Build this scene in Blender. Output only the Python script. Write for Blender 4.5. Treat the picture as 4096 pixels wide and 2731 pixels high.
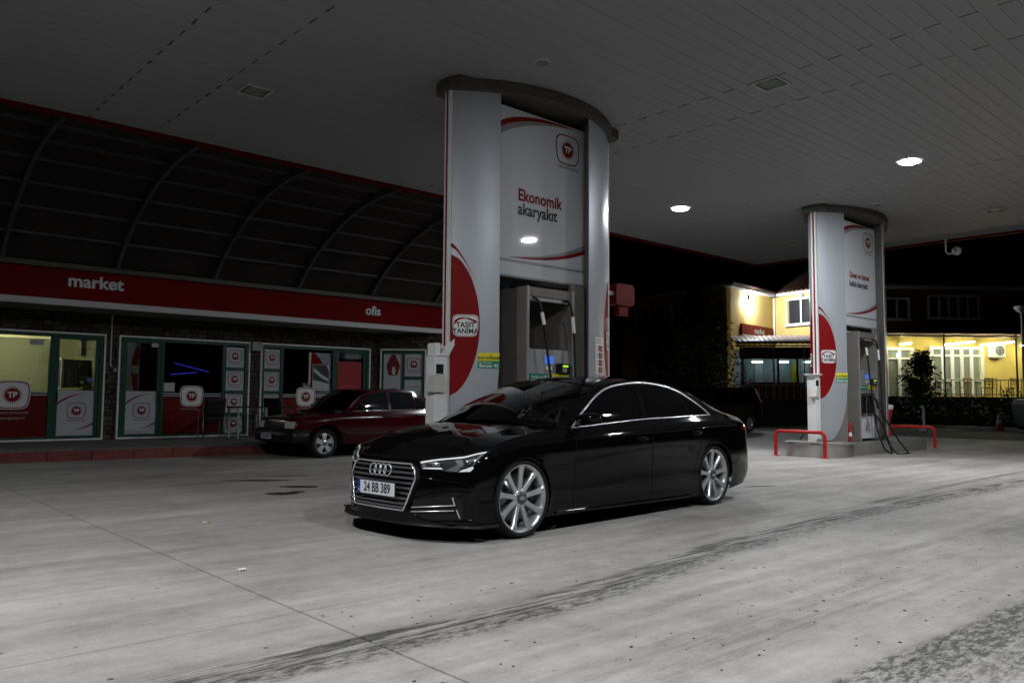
import bpy, bmesh, math, random
from mathutils import Vector, Matrix
from mathutils.bvhtree import BVHTree
random.seed(7)
for o in list(bpy.data.objects): bpy.data.objects.remove(o)
S = bpy.context.scene
COL = S.collection
R = math.radians

# ------------------------------------------------------------------ camera
CAM_H = 1.12
RWv = Vector((0.7384, -0.6743, 0.0069)); FWv = Vector((0.6721, 0.7370, 0.0709))
FWv.normalize(); RWv = (RWv - FWv*RWv.dot(FWv)).normalized(); UWv = RWv.cross(FWv)
cam = bpy.data.cameras.new('camera'); camo = bpy.data.objects.new('camera', cam); COL.objects.link(camo)
camo.matrix_world = Matrix(((RWv.x, UWv.x, -FWv.x, 0), (RWv.y, UWv.y, -FWv.y, 0), (RWv.z, UWv.z, -FWv.z, CAM_H), (0, 0, 0, 1)))
cam.sensor_width = 36; cam.lens = 28.12; cam.clip_start = 0.05; cam.clip_end = 600
S.camera = camo

# ------------------------------------------------------------------ world (night sky) and exposure
w = bpy.data.worlds.new('World'); S.world = w; w.use_nodes = True
wn = w.node_tree; sky = wn.nodes.new('ShaderNodeTexSky'); sky.sky_type = 'NISHITA'; sky.sun_disc = False
sky.sun_elevation = R(-4.5); sky.sun_rotation = R(200)
bg = wn.nodes['Background']; bg.inputs[1].default_value = 0.012
wn.links.new(sky.outputs[0], bg.inputs[0])
S.view_settings.view_transform = 'Standard'; S.view_settings.look = 'None'
S.view_settings.exposure = 0.0; S.view_settings.gamma = 1.0; S.view_settings.use_curve_mapping = False

S.cycles.max_bounces = 5; S.cycles.diffuse_bounces = 3; S.cycles.glossy_bounces = 3; S.cycles.transmission_bounces = 3; S.cycles.transparent_max_bounces = 8
S.cycles.caustics_reflective = False; S.cycles.caustics_refractive = False; S.cycles.sample_clamp_indirect = 4.0; S.cycles.use_denoising = True; S.cycles.use_adaptive_sampling = True; S.cycles.adaptive_threshold = .03
LAMP = 900.0          # canopy lamp luminance

# ------------------------------------------------------------------ materials
MATS = {}
def mat(name, col=(.5,.5,.5), rough=.5, metal=0., spec=.25, emit=None, estr=0., coat=0., noise=None, bump=None, trans=None, coatr=.03):
    """noise=(scale, amount, stretch) varies the colour; bump=(scale, strength)"""
    if name in MATS: return MATS[name]
    m = bpy.data.materials.new(name); m.use_nodes = True; nt = m.node_tree; b = nt.nodes['Principled BSDF']
    b.inputs['Base Color'].default_value = (*col, 1); b.inputs['Roughness'].default_value = rough
    b.inputs['Metallic'].default_value = metal; b.inputs['Specular IOR Level'].default_value = spec
    b.inputs['Coat Weight'].default_value = coat; b.inputs['Coat Roughness'].default_value = coatr
    if emit and estr < 5: m.cycles.emission_sampling = 'NONE'
    if emit: b.inputs['Emission Color'].default_value = (*emit, 1); b.inputs['Emission Strength'].default_value = estr
    if noise or bump:
        tc = nt.nodes.new('ShaderNodeTexCoord')
    if noise:
        mp = nt.nodes.new('ShaderNodeMapping'); mp.inputs['Scale'].default_value = noise[2] if len(noise) > 2 else (1,1,1)
        nt.links.new(tc.outputs['Object'], mp.inputs[0])
        n = nt.nodes.new('ShaderNodeTexNoise'); n.inputs['Scale'].default_value = noise[0]; n.inputs['Detail'].default_value = 6; n.inputs['Roughness'].default_value = .6
        nt.links.new(mp.outputs[0], n.inputs[0])
        r = nt.nodes.new('ShaderNodeMapRange'); r.inputs[1].default_value = .25; r.inputs[2].default_value = .75
        r.inputs[3].default_value = 1-noise[1]; r.inputs[4].default_value = 1+noise[1]*.6
        nt.links.new(n.outputs[0], r.inputs[0])
        mx = nt.nodes.new('ShaderNodeMix'); mx.data_type = 'RGBA'; mx.blend_type = 'MULTIPLY'; mx.inputs[0].default_value = 1
        mx.inputs[6].default_value = (*col, 1); nt.links.new(r.outputs[0], mx.inputs[7]); nt.links.new(mx.outputs[2], b.inputs['Base Color'])
        rr = nt.nodes.new('ShaderNodeMapRange'); rr.inputs[3].default_value = max(0, rough-.08); rr.inputs[4].default_value = min(1, rough+.1)
        nt.links.new(n.outputs[0], rr.inputs[0]); nt.links.new(rr.outputs[0], b.inputs['Roughness'])
    if bump:
        n2 = nt.nodes.new('ShaderNodeTexNoise'); n2.inputs['Scale'].default_value = bump[0]; n2.inputs['Detail'].default_value = 4
        nt.links.new(tc.outputs['Object'], n2.inputs[0])
        bp = nt.nodes.new('ShaderNodeBump'); bp.inputs['Strength'].default_value = bump[1]; bp.inputs['Distance'].default_value = .01
        nt.links.new(n2.outputs[0], bp.inputs['Height']); nt.links.new(bp.outputs[0], b.inputs['Normal'])
    MATS[name] = m; return m
def glass(name, tint, refl=1.0, rough=0.0, ior=1.52):
    if name in MATS: return MATS[name]
    m = bpy.data.materials.new(name); m.use_nodes = True; nt = m.node_tree; nt.nodes.remove(nt.nodes['Principled BSDF'])
    out = nt.nodes['Material Output']; t = nt.nodes.new('ShaderNodeBsdfTransparent'); t.inputs[0].default_value = (*tint, 1)
    g = nt.nodes.new('ShaderNodeBsdfGlossy'); g.inputs['Roughness'].default_value = rough; g.inputs[0].default_value = (refl, refl, refl, 1)
    f = nt.nodes.new('ShaderNodeFresnel'); f.inputs[0].default_value = ior
    mx = nt.nodes.new('ShaderNodeMixShader'); nt.links.new(f.outputs[0], mx.inputs[0]); nt.links.new(t.outputs[0], mx.inputs[1]); nt.links.new(g.outputs[0], mx.inputs[2])
    nt.links.new(mx.outputs[0], out.inputs[0]); MATS[name] = m; return m
def island_mat(name, cols, rough=.85, scale=30):
    """colour chosen per loose piece, with a little grain"""
    if name in MATS: return MATS[name]
    m = mat(name, cols[0], rough); nt = m.node_tree; b = nt.nodes['Principled BSDF']
    g = nt.nodes.new('ShaderNodeNewGeometry'); cr = nt.nodes.new('ShaderNodeValToRGB'); el = cr.color_ramp.elements
    while len(el) < len(cols): el.new(.5)
    for i, c in enumerate(cols): el[i].position = i/(len(cols)-1); el[i].color = (*c, 1)
    nt.links.new(g.outputs['Random Per Island'], cr.inputs[0])
    tc = nt.nodes.new('ShaderNodeTexCoord'); n = nt.nodes.new('ShaderNodeTexNoise'); n.inputs['Scale'].default_value = scale; n.inputs['Detail'].default_value = 5
    nt.links.new(tc.outputs['Object'], n.inputs[0])
    mr = nt.nodes.new('ShaderNodeMapRange'); mr.inputs[3].default_value = .45; mr.inputs[4].default_value = 1.5; nt.links.new(n.outputs[0], mr.inputs[0])
    mx = nt.nodes.new('ShaderNodeMix'); mx.data_type = 'RGBA'; mx.blend_type = 'MULTIPLY'; mx.inputs[0].default_value = 1
    nt.links.new(cr.outputs[0], mx.inputs[6]); nt.links.new(mr.outputs[0], mx.inputs[7]); nt.links.new(mx.outputs[2], b.inputs['Base Color'])
    bp = nt.nodes.new('ShaderNodeBump'); bp.inputs['Strength'].default_value = .5; bp.inputs['Distance'].default_value = .01
    nt.links.new(n.outputs[0], bp.inputs['Height']); nt.links.new(bp.outputs[0], b.inputs['Normal'])
    return m

M_RED   = mat('red_vinyl', (.195,.0035,.005), .45, noise=(3,.12), spec=.12)
M_DRED  = mat('dark_red_paint', (.20,.005,.008), .5, noise=(2,.2), spec=.15)
M_WHITE = mat('white_panel', (.56,.575,.60), .035, spec=.35)
M_WMATT = mat('white_paint', (.70,.70,.69), .5, noise=(4,.12))
M_SILV  = mat('silver_cladding', (.38,.40,.43), .37, metal=.30, noise=(1.5,.06))
M_GREY  = mat('grey_steel', (.30,.30,.30), .45, metal=.3, noise=(4,.15))
M_DGREY = mat('dark_grey_trim', (.085,.08,.072), .5, noise=(5,.2))
M_BROWN = mat('brown_grey_panel', (.17,.155,.14), .5, noise=(3,.15))
M_BLACK = mat('black_rubber', (.012,.012,.012), .6)
M_BLKG  = mat('black_plastic', (.012,.012,.013), .3)
M_GREEN = mat('green_frame', (.008,.062,.036), .4, noise=(5,.2))
M_SIGNG = mat('green_sign', (.01,.20,.12), .4)
M_YEL   = mat('yellow_sign', (.70,.62,.02), .4)
M_INK   = mat('dark_ink', (.03,.035,.045), .5)
M_GSW   = mat('grey_print', (.25,.25,.26), .4)
M_SWW   = mat('white_print', (.72,.72,.72), .45)
M_CHROME= mat('chrome', (.82,.82,.84), .09, metal=1.)
M_GLASS = glass('shop_glass', (.60,.64,.64), ior=1.9)
M_PAINT_BLK = mat('black_car_paint', (.002,.002,.0024), .035, spec=.26)
M_PAINT_RED = mat('burgundy_car_paint', (.036,.0016,.0045), .14, spec=.22)
M_WHEEL = mat('silver_wheel', (.62,.63,.65), .30, metal=.75)
M_TYRE  = mat('tyre_rubber', (.013,.013,.014), .75, noise=(20,.3))
M_CONC  = mat('kerb_concrete', (.23,.22,.21), .85, noise=(3,.25), bump=(40,.4))

# ------------------------------------------------------------------ geometry helpers
MW = {}
def empty(name, loc=(0,0,0), rz=0.):
    o = bpy.data.objects.new(name, None); COL.objects.link(o); o.location = loc; o.rotation_euler = (0,0,rz); o.empty_display_size = .2
    MW[o] = Matrix.Translation(loc) @ Matrix.Rotation(rz, 4, 'Z'); return o
def tag(o, label=None, cat=None, group=None, kind=None):
    if label: o['label'] = label
    if cat: o['category'] = cat
    if group: o['group'] = group
    if kind: o['kind'] = kind
    return o
def thing(name, label, cat, loc=(0,0,0), rz=0., group=None):
    return tag(empty(name, loc, rz), label, cat, group)
class MB:
    def __init__(s): s.v = []; s.f = []; s.sm = []
    def add(s, vs, fs, smooth=False):
        n = len(s.v); s.v += [Vector(q) for q in vs]
        for f in fs: s.f.append([i+n for i in f]); s.sm.append(smooth)
        return s
    def box(s, a, b, M=None):
        x0,y0,z0 = a; x1,y1,z1 = b
        vs = [Vector(q) for q in ((x0,y0,z0),(x1,y0,z0),(x1,y1,z0),(x0,y1,z0),(x0,y0,z1),(x1,y0,z1),(x1,y1,z1),(x0,y1,z1))]
        if M: vs = [M @ q for q in vs]
        return s.add(vs, ((0,3,2,1),(4,5,6,7),(0,1,5,4),(1,2,6,5),(2,3,7,6),(3,0,4,7)))
    def extrude(s, poly, vec, smooth=False, caps=True):
        n = len(poly); vec = Vector(vec); p = [Vector(q) for q in poly]
        s.add(p + [q+vec for q in p], [(i, (i+1) % n, n+(i+1) % n, n+i) for i in range(n)], smooth)
        if caps: s.add(p, [list(range(n))[::-1]]); s.add([q+vec for q in p], [list(range(n))])
        return s
    def tube(s, path, r, n=8, closed=False, caps=True, radii=None):
        P = [Vector(q) for q in path]; L = len(P); rings = []; up = None
        for i, p in enumerate(P):
            if closed: d = P[(i+1) % L] - P[i-1]
            else: d = P[min(i+1, L-1)] - P[max(i-1, 0)]
            d.normalize()
            if up is None: up = d.orthogonal().normalized()
            up = (up - d*up.dot(d))
            up = up.normalized() if up.length > 1e-6 else d.orthogonal().normalized()
            q = d.cross(up); rr = radii[i] if radii else r
            rings.append([p + (up*math.cos(2*math.pi*k/n) + q*math.sin(2*math.pi*k/n))*rr for k in range(n)])
        vs = [q for g in rings for q in g]; fs = []
        for i in range(L if closed else L-1):
            j = (i+1) % L
            fs += [(i*n+k, i*n+(k+1) % n, j*n+(k+1) % n, j*n+k) for k in range(n)]
        s.add(vs, fs, True)
        if caps and not closed: s.add(rings[0], [list(range(n))[::-1]]); s.add(rings[-1], [list(range(n))])
        return s
    def lathe(s, prof, c=(0,0,0), axis='Z', n=32, smooth=True, closed=False):
        c = Vector(c); vs = []
        for r_, h in prof:
            for k in range(n):
                a = 2*math.pi*k/n; x, y = r_*math.cos(a), r_*math.sin(a)
                vs.append(c + (Vector((x,y,h)) if axis == 'Z' else Vector((x,h,y)) if axis == 'Y' else Vector((h,x,y))))
        m = len(prof); fs = []
        for i in range(m if closed else m-1):
            j = (i+1) % m; fs += [(i*n+k, i*n+(k+1) % n, j*n+(k+1) % n, j*n+k) for k in range(n)]
        return s.add(vs, fs, smooth)
    def grid(s, rows, smooth=True):
        n = len(rows[0]); vs = [q for r_ in rows for q in r_]
        return s.add(vs, [(i*n+j, i*n+j+1, (i+1)*n+j+1, (i+1)*n+j) for i in range(len(rows)-1) for j in range(n-1)], smooth)
    def build(s, name, m, parent=None, world=False, bevel=0, solid=0, flip=False):
        me = bpy.data.meshes.new(name); vs = s.v
        if world and parent:
            I = MW[parent].inverted(); vs = [I @ q for q in vs]
        me.from_pydata([tuple(q) for q in vs], [], s.f); me.polygons.foreach_set('use_smooth', s.sm)
        bm = bmesh.new(); bm.from_mesh(me); bmesh.ops.recalc_face_normals(bm, faces=bm.faces); bm.to_mesh(me); bm.free()
        if flip: me.flip_normals()
        me.materials.append(m); o = bpy.data.objects.new(name, me); COL.objects.link(o)
        if parent: o.parent = parent; MW[o] = MW[parent]
        else: MW[o] = Matrix.Identity(4)
        if solid:
            md = o.modifiers.new('solid', 'SOLIDIFY'); md.thickness = solid; md.offset = 0
        if bevel:
            md = o.modifiers.new('bevel', 'BEVEL'); md.width = bevel; md.segments = 2; md.limit_method = 'ANGLE'; md.angle_limit = R(40)
        return o
def copy_tree(o, parent=None, loc=None, rz=None, label=None):
    c = o.copy(); COL.objects.link(c); c.parent = parent
    if loc is not None: c.location = loc
    if rz is not None: c.rotation_euler = (0,0,rz)
    if label: c['label'] = label
    for ch in list(o.children): copy_tree(ch, c)
    return c
def struct(mb, name, m, parent=None, **k):
    o = mb.build(name, m, parent, **k)
    if not parent: o['kind'] = 'structure'
    return o
def text_mesh(body, size, bold=.0, align='CENTER', sx=1.0):
    cu = bpy.data.curves.new('t', 'FONT'); cu.body = body; cu.size = size; cu.align_x = align; cu.align_y = 'CENTER'; cu.offset = bold; cu.resolution_u = 3
    o = bpy.data.objects.new('t', cu); COL.objects.link(o)
    bpy.context.view_layer.update()
    dg = bpy.context.evaluated_depsgraph_get(); me = bpy.data.meshes.new_from_object(o.evaluated_get(dg))
    vs = [(v.co.x*sx, v.co.y) for v in me.vertices]; fs = [list(p.vertices) for p in me.polygons]
    bpy.data.objects.remove(o); bpy.data.curves.remove(cu); bpy.data.meshes.remove(me)
    return vs, fs
def flat(name, vs, fs, f, m, parent, world=False, smooth=False):
    """2D verts mapped to 3D by f(x, y)"""
    mb = MB(); mb.add([f(x, y) for x, y in vs], fs, smooth); return mb.build(name, m, parent, world)
def label_text(name, body, size, f, m, parent, bold=0., align='CENTER', sx=1., world=False):
    vs, fs = text_mesh(body, size, bold, align, sx); return flat(name, vs, fs, f, m, parent, world)
def ringpoly(outer, inner):
    n = len(outer); return outer+inner, [(i, (i+1) % n, n+(i+1) % n, n+i) for i in range(n)]
def squircle(wd, h, n=48, p=4., taper=.06):
    out = []
    for k in range(n):
        a = 2*math.pi*k/n; c, s_ = math.cos(a), math.sin(a)
        x = math.copysign(abs(c)**(2/p), c)*wd/2; y = math.copysign(abs(s_)**(2/p), s_)*h/2
        out.append((x*(1+taper*y/(h/2)), y))
    return out
def emblem(f, size, parent, fill=True, caption=True, world=False, red=None, o=.0025):
    """rounded square frame with a spiky sun and the letters TP; f(x, y, lift) maps to 3D"""
    red = red or M_RED; h = size*.98; wd = size*1.06
    if fill: flat('emblem_field', squircle(wd*1.06, h*1.06), [list(range(48))], lambda x, y: f(x, y, o), M_SWW, parent, world)
    v, q = ringpoly(squircle(wd, h), squircle(wd*.93, h*.925)); flat('emblem_frame', v, q, lambda x, y: f(x, y, o*2), red, parent, world)
    pts = []; N = 22; r0, r1 = size*.225, size*.345
    for k in range(N):
        a = 2*math.pi*k/N
        pts += [(r0*math.cos(a), r0*math.sin(a)), (r0*1.05*math.cos(a+.10), r0*1.05*math.sin(a+.10)), (r1*math.cos(a+.30), r1*math.sin(a+.30))]
    n = len(pts); flat('emblem_sun', pts+[(0,0)], [(i, (i+1) % n, n) for i in range(n)], lambda x, y: f(x, y, o*2), red, parent, world)
    label_text('emblem_letters', 'TP', size*.27, lambda x, y: f(x, y, o*3), M_SWW, parent, bold=size*.012, world=world)
    if caption: label_text('emblem_caption', 'TÜRKİYE PETROLLERİ', size*.105, lambda x, y: f(x, y-size*.60, o*2), M_INK if fill != 'red' else M_SWW, parent, sx=.95, world=world)
def strip(name, up, lo, f, m, parent, world=False):
    """region between two polylines of equal length"""
    n = len(up); return flat(name, up+lo, [(i, i+1, n+i+1, n+i) for i in range(n-1)], f, m, parent, world)
def cr(P, n):
    """Catmull-Rom through tuples, n steps per span"""
    out = []; L = len(P)
    for i in range(L-1):
        p0 = Vector(P[i-1]) if i else 2*Vector(P[0])-Vector(P[1]); p1 = Vector(P[i]); p2 = Vector(P[i+1])
        p3 = Vector(P[i+2]) if i+2 < L else 2*Vector(P[-1])-Vector(P[-2])
        for k in range(n):
            t = k/n; out.append(.5*((2*p1)+(p2-p0)*t+(2*p0-5*p1+4*p2-p3)*t*t+(3*p1-p0-3*p2+p3)*t**3))
    out.append(Vector(P[-1])); return out
def lin(tab, x):
    if x <= tab[0][0]: return tab[0][1]
    for (a, fa), (b, fb) in zip(tab, tab[1:]):
        if x <= b:
            t = (x-a)/(b-a); return fa+(fb-fa)*t
    return tab[-1][1]

# ------------------------------------------------------------------ ground
def concrete_material():
    m = mat('forecourt_concrete', (.3,.3,.3), .8); nt = m.node_tree; b = nt.nodes['Principled BSDF']; N = nt.nodes; L = nt.links
    geo = N.new('ShaderNodeNewGeometry'); sep = N.new('ShaderNodeSeparateXYZ'); L.new(geo.outputs['Position'], sep.inputs[0])
    X, Y = sep.outputs[0], sep.outputs[1]
    def mt(op, a, c=None, clamp=False):
        n = N.new('ShaderNodeMath'); n.operation = op; n.use_clamp = clamp
        for i, q in enumerate((a, c)):
            if q is None: continue
            if isinstance(q, (int, float)): n.inputs[i].default_value = q
            else: L.new(q, n.inputs[i])
        return n.outputs[0]
    def noise(scale, sx=1, sy=1, detail=5, rough=.6, off=0):
        mp = N.new('ShaderNodeMapping'); mp.inputs['Scale'].default_value = (sx, sy, 1); mp.inputs['Location'].default_value = (off, off*1.7, 0); L.new(geo.outputs['Position'], mp.inputs[0])
        n = N.new('ShaderNodeTexNoise'); n.inputs['Scale'].default_value = scale; n.inputs['Detail'].default_value = detail; n.inputs['Roughness'].default_value = rough
        L.new(mp.outputs[0], n.inputs[0]); return n.outputs[0]
    def rng(v, a, c, d=0., e=1., smooth=True):
        n = N.new('ShaderNodeMapRange'); n.interpolation_type = 'SMOOTHSTEP' if smooth else 'LINEAR'
        for i, q in enumerate((a, c, d, e)): n.inputs[i+1].default_value = q
        L.new(v, n.inputs[0]); return n.outputs[0]
    big = noise(.35, 1, 1.6); streak = noise(2.2, .13, 2.6, 8, .68, 3); mid = noise(6, .8, 1.2, 7, .75, 9); fine = noise(60, 1, 1, 3, .6, 4)
    base = mt('ADD', mt('MULTIPLY', rng(big, .3, .7, -.05, .05), 1), mt('ADD', rng(streak, .3, .7, -.042, .034), mt('ADD', rng(mid, .3, .7, -.035, .03), mt('ADD', rng(fine, .3, .7, -.022, .022), rng(noise(1.1, .8, 1, 7, .7, 12), .3, .7, -.04, .035)))))
    val = mt('ADD', base, .305)
    wob = mt('MULTIPLY', mt('SUBTRACT', noise(.8, 1, 1, 2, .5, 5), .5), .25)
    # tyre tracks: Y centre as a curve of X
    def track(pts, halfw, soft, dark, nz, xr):
        fc = N.new('ShaderNodeFloatCurve'); c = fc.mapping.curves[0]; x0, x1 = xr
        ys = [p[1] for p in pts]; lo, hi = min(ys)-.5, max(ys)+.5
        c.points[0].location = ((pts[0][0]-x0)/(x1-x0), (pts[0][1]-lo)/(hi-lo)); c.points[1].location = ((pts[-1][0]-x0)/(x1-x0), (pts[-1][1]-lo)/(hi-lo))
        for p in pts[1:-1]: c.points.new((p[0]-x0)/(x1-x0), (p[1]-lo)/(hi-lo))
        fc.mapping.update(); L.new(rng(X, x0, x1, 0, 1, False), fc.inputs['Value'])
        yc = mt('ADD', mt('MULTIPLY', fc.outputs[0], hi-lo), lo)
        d = mt('ABSOLUTE', mt('SUBTRACT', mt('ADD', Y, mt('MULTIPLY', wob, .3)), yc))
        k = rng(d, halfw, halfw+soft, 1, 0); return mt('MULTIPLY', mt('MULTIPLY', k, nz), dark)
    blot = rng(noise(9, .14, 2.0, 7, .75, 2), .44, .60); blot2 = rng(noise(24, .45, 1.2, 6, .8, 6), .42, .60); soft = rng(noise(2.5, .3, 1.5, 4, .6, 8), .3, .7, .25, 1)
    T1 = [(-2,3.3),(1.3,3.25),(2.8,3.22),(3.9,3.30),(5.7,3.57),(6.5,3.61),(8.4,3.70),(11,3.66),(14,3.5),(20,3.2)]
    tr = [track(T1, .04, .11, .30, blot, (-2, 20)), track([(x, y-.16) for x, y in T1], .02, .10, .19, blot2, (-2, 20)), track([(x, y+.02) for x, y in T1], .10, .34, .065, soft, (-2, 20)),
          track([(-2,1.75),(3.2,1.43),(5,1.33),(9,1.2)], .10, .07, .24, blot2, (-2, 9)), track([(-2,1.5),(3.2,1.20),(5,1.08),(9,.95)], .05, .07, .17, blot2, (-2, 9)),
          track([(0,2.75),(2.5,2.71),(3.4,2.72),(4,2.78),(6,2.6),(9,2.2)], .03, .06, .07, soft, (0, 9)), track([(-2,6.4),(1,5.95),(2.7,5.85),(4.2,5.8),(9,5.9)], .12, .18, .055, soft, (-2, 9)),
          track([(-2,5.5),(1,5.35),(2.7,5.3),(4.2,5.28),(9,5.4)], .05, .12, .035, soft, (-2, 9)), track([(0,3.85),(8,3.85),(9.5,3.95),(13,4.05),(20,4.0)], .03, .06, .14, mt('MULTIPLY', soft, rng(X, 7.8, 9.5)), (0, 20)),
          track([(0,2.25),(4,2.15),(8,2.35),(14,2.2)], .12, .2, .05, blot, (0, 14)), track([(-2,1.75),(3.2,1.33),(5,1.23),(9,1.1)], .22, .25, .06, soft, (-2, 9)), track([(0,4.55),(5,4.35),(9,4.6),(14,4.9),(20,5.0)], .10, .25, .045, soft, (0, 20))]
    dark = tr[0]
    for t in tr[1:]: dark = mt('ADD', dark, t)
    # oil spots (wet, dark) with wobbly edges
    def spot(x, y, ax, ay, ang):
        dx = mt('SUBTRACT', X, x); dy = mt('SUBTRACT', Y, y); c, s_ = math.cos(ang), math.sin(ang)
        a = mt('DIVIDE', mt('ADD', mt('MULTIPLY', dx, c), mt('MULTIPLY', dy, s_)), ax); e = mt('DIVIDE', mt('SUBTRACT', mt('MULTIPLY', dy, c), mt('MULTIPLY', dx, s_)), ay)
        r2 = mt('ADD', mt('ADD', mt('MULTIPLY', a, a), mt('MULTIPLY', e, e)), mt('MULTIPLY', mt('SUBTRACT', noise(6, 1, 1, 3, .6, x), .5), 1.6))
        return rng(r2, .75, 1.0, 1, 0)
    an = -.74
    sp = [spot(4.36,8.74,.20,.15,an), spot(4.58,8.78,.10,.12,an), spot(4.87,9.26,.26,.13,an), spot(4.80,10.29,.50,.10,an+.1), spot(9.5,5.6,.28,.07,an+.35), spot(5.4,10.6,.3,.05,an), spot(12.2,2.85,.20,.05,an+.2), spot(13.0,2.7,.22,.05,an)]
    oil = sp[0]
    for t in sp[1:]: oil = mt('MAXIMUM', oil, t)
    # dropped specks, thicker on the traffic side
    vo = N.new('ShaderNodeTexVoronoi'); vo.inputs['Scale'].default_value = 6.5; L.new(geo.outputs['Position'], vo.inputs['Vector'])
    vs = N.new('ShaderNodeSeparateColor'); L.new(vo.outputs['Color'], vs.inputs[0])
    speck = mt('MULTIPLY', rng(mt('SUBTRACT', vo.outputs['Distance'], mt('MULTIPLY', vs.outputs[1], .06)), .03, .07, 1, 0), mt('GREATER_THAN', vs.outputs[0], .55))
    vo2 = N.new('ShaderNodeTexVoronoi'); vo2.inputs['Scale'].default_value = 17; L.new(geo.outputs['Position'], vo2.inputs['Vector'])
    v2 = N.new('ShaderNodeSeparateColor'); L.new(vo2.outputs['Color'], v2.inputs[0])
    speck2 = mt('MULTIPLY', mt('MULTIPLY', rng(vo2.outputs['Distance'], .08, .22, 1, 0), mt('GREATER_THAN', v2.outputs[0], .35)), rng(mt('ADD', Y, mt('MULTIPLY', wob, 6)), 1.4, 4.4, 1, .06))
    val = mt('SUBTRACT', val, mt('ADD', mt('MULTIPLY', mt('MULTIPLY', speck, rng(Y, 2, 7, 1, .35)), .22), mt('MULTIPLY', mt('MULTIPLY', speck2, rng(noise(1.3, .5, 1.2, 4, .6, 21), .45, .68)), .24)))
    val = mt('MAXIMUM', mt('SUBTRACT', val, dark), .05)
    val = mt('MULTIPLY', val, mt('SUBTRACT', 1, mt('MULTIPLY', oil, .88)))
    cb = N.new('ShaderNodeCombineColor'); L.new(mt('MULTIPLY', val, 1.045), cb.inputs[0]); L.new(mt('MULTIPLY', val, .982), cb.inputs[1]); L.new(mt('MULTIPLY', val, .925), cb.inputs[2])
    L.new(cb.outputs[0], b.inputs['Base Color']); L.new(mt('SUBTRACT', .72, mt('MULTIPLY', oil, .12)), b.inputs['Roughness'])
    bp = N.new('ShaderNodeBump'); bp.inputs['Strength'].default_value = .35; bp.inputs['Distance'].default_value = .004
    L.new(mt('ADD', mid, mt('MULTIPLY', fine, .6)), bp.inputs['Height']); L.new(bp.outputs[0], b.inputs['Normal'])
    return m
M_SLAB = concrete_material()
M_ASPH = mat('asphalt', (.05,.05,.052), .85, noise=(1.2,.35), bump=(80,.5))
ground = struct(MB().add([(-120,-120,-.014),(160,-120,-.014),(160,160,-.014),(-120,160,-.014)], [(0,1,2,3)]), 'ground', M_ASPH)
xs = [-22,-9.9,2.07,26.5]; ys = [-11.7,-7.8,-3.9,0.,3.9,7.83,11.73,15.6]
for i in range(len(xs)-1):
    for j in range(len(ys)-1):
        g = .0045
        mb = MB().box((xs[i]+g, ys[j]+g, -.12), (xs[i+1]-g, ys[j+1]-g, 0))
        o = mb.build('slab', M_SLAB, ground, bevel=.006)
road = struct(MB().add([(26.6,-60,-.008),(37,-60,-.008),(37,60,-.008),(26.6,60,-.008)], [(0,1,2,3)]), 'road', M_ASPH)

# walkway and kerb in front of the shop
KL = [(-8,16.9),(-2,16.15),(2.7,15.40),(4.7,15.12),(6.7,14.98),(9,14.95),(15,14.95)]
M_PAV = mat('walkway_concrete', (.17,.165,.16), .85, noise=(2.2,.3), bump=(50,.4))
mb = MB().extrude([(x, y+.16, -.05) for x, y in KL]+[(15,19.2,-.05),(-8,19.2,-.05)], (0,0,.235))
struct(mb, 'walkway', M_PAV)
M_KERB = island_mat('worn_red_kerb', [(.20,.035,.03),(.16,.05,.045),(.24,.05,.045),(.13,.06,.05)], scale=9)
kerb = struct(MB().add([(0,0,-.3),(.01,0,-.3),(0,.01,-.3)], [(0,1,2)]), 'kerb', M_KERB)
acc = 0
for (xa, ya), (xb, yb) in zip(KL, KL[1:]):
    n = max(1, round(math.hypot(xb-xa, yb-ya)/.8))
    for i in range(n):
        a = Vector((xa+(xb-xa)*i/n, ya+(yb-ya)*i/n, 0)); c = Vector((xa+(xb-xa)*(i+1)/n, ya+(yb-ya)*(i+1)/n, 0)); d = (c-a).normalized(); nrm = Vector((-d.y, d.x, 0)); a += d*.002; c -= d*.002
        h = .17+random.uniform(-.003,.003)
        mb = MB(); mb.extrude([a+Vector((0,0,-.04)), c+Vector((0,0,-.04)), c+nrm*.16+Vector((0,0,-.04)), a+nrm*.16+Vector((0,0,-.04))], (0,0,h+.04)); mb.build('kerb_stone', M_KERB, kerb, bevel=.018)

# ------------------------------------------------------------------ canopy
ZC = 5.16; CX0, CX1, CY0, CY1 = -8.6, 21.4, -4.2, 12.6
M_PLANK = mat('canopy_plank', (.293,.295,.305), .5, noise=(.8,.10,(.4,3,1)), spec=.15)
canopy = thing('canopy', 'wide flat canopy with pale plank ceiling over the forecourt', 'canopy', (7.6,7.9,0))
M_FASC = mat('canopy_red_fascia', (.11,.003,.004), .6, spec=.1)
for nm, a, c in (('roof_deck', (CX0,CY0,ZC+.07),(CX1,CY1,ZC+.11)),): MB().box(a, c).build(nm, M_DGREY, canopy, True)
for a, c in (((CX0-.06,CY1+.004,ZC-.05),(CX1+.06,CY1+.10,ZC+.95)), ((CX0-.06,CY0-.10,ZC-.05),(CX1+.06,CY0-.004,ZC+.95)), ((CX1+.004,CY0,ZC-.05),(CX1+.10,CY1,ZC+.95)), ((CX0-.10,CY0,ZC-.05),(CX0-.004,CY1,ZC+.95))):
    MB().box(a, c).build('fascia', M_FASC, canopy, True)
pitch_, rows = .18, int((CY1-CY0)/.18)
segs = []
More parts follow.
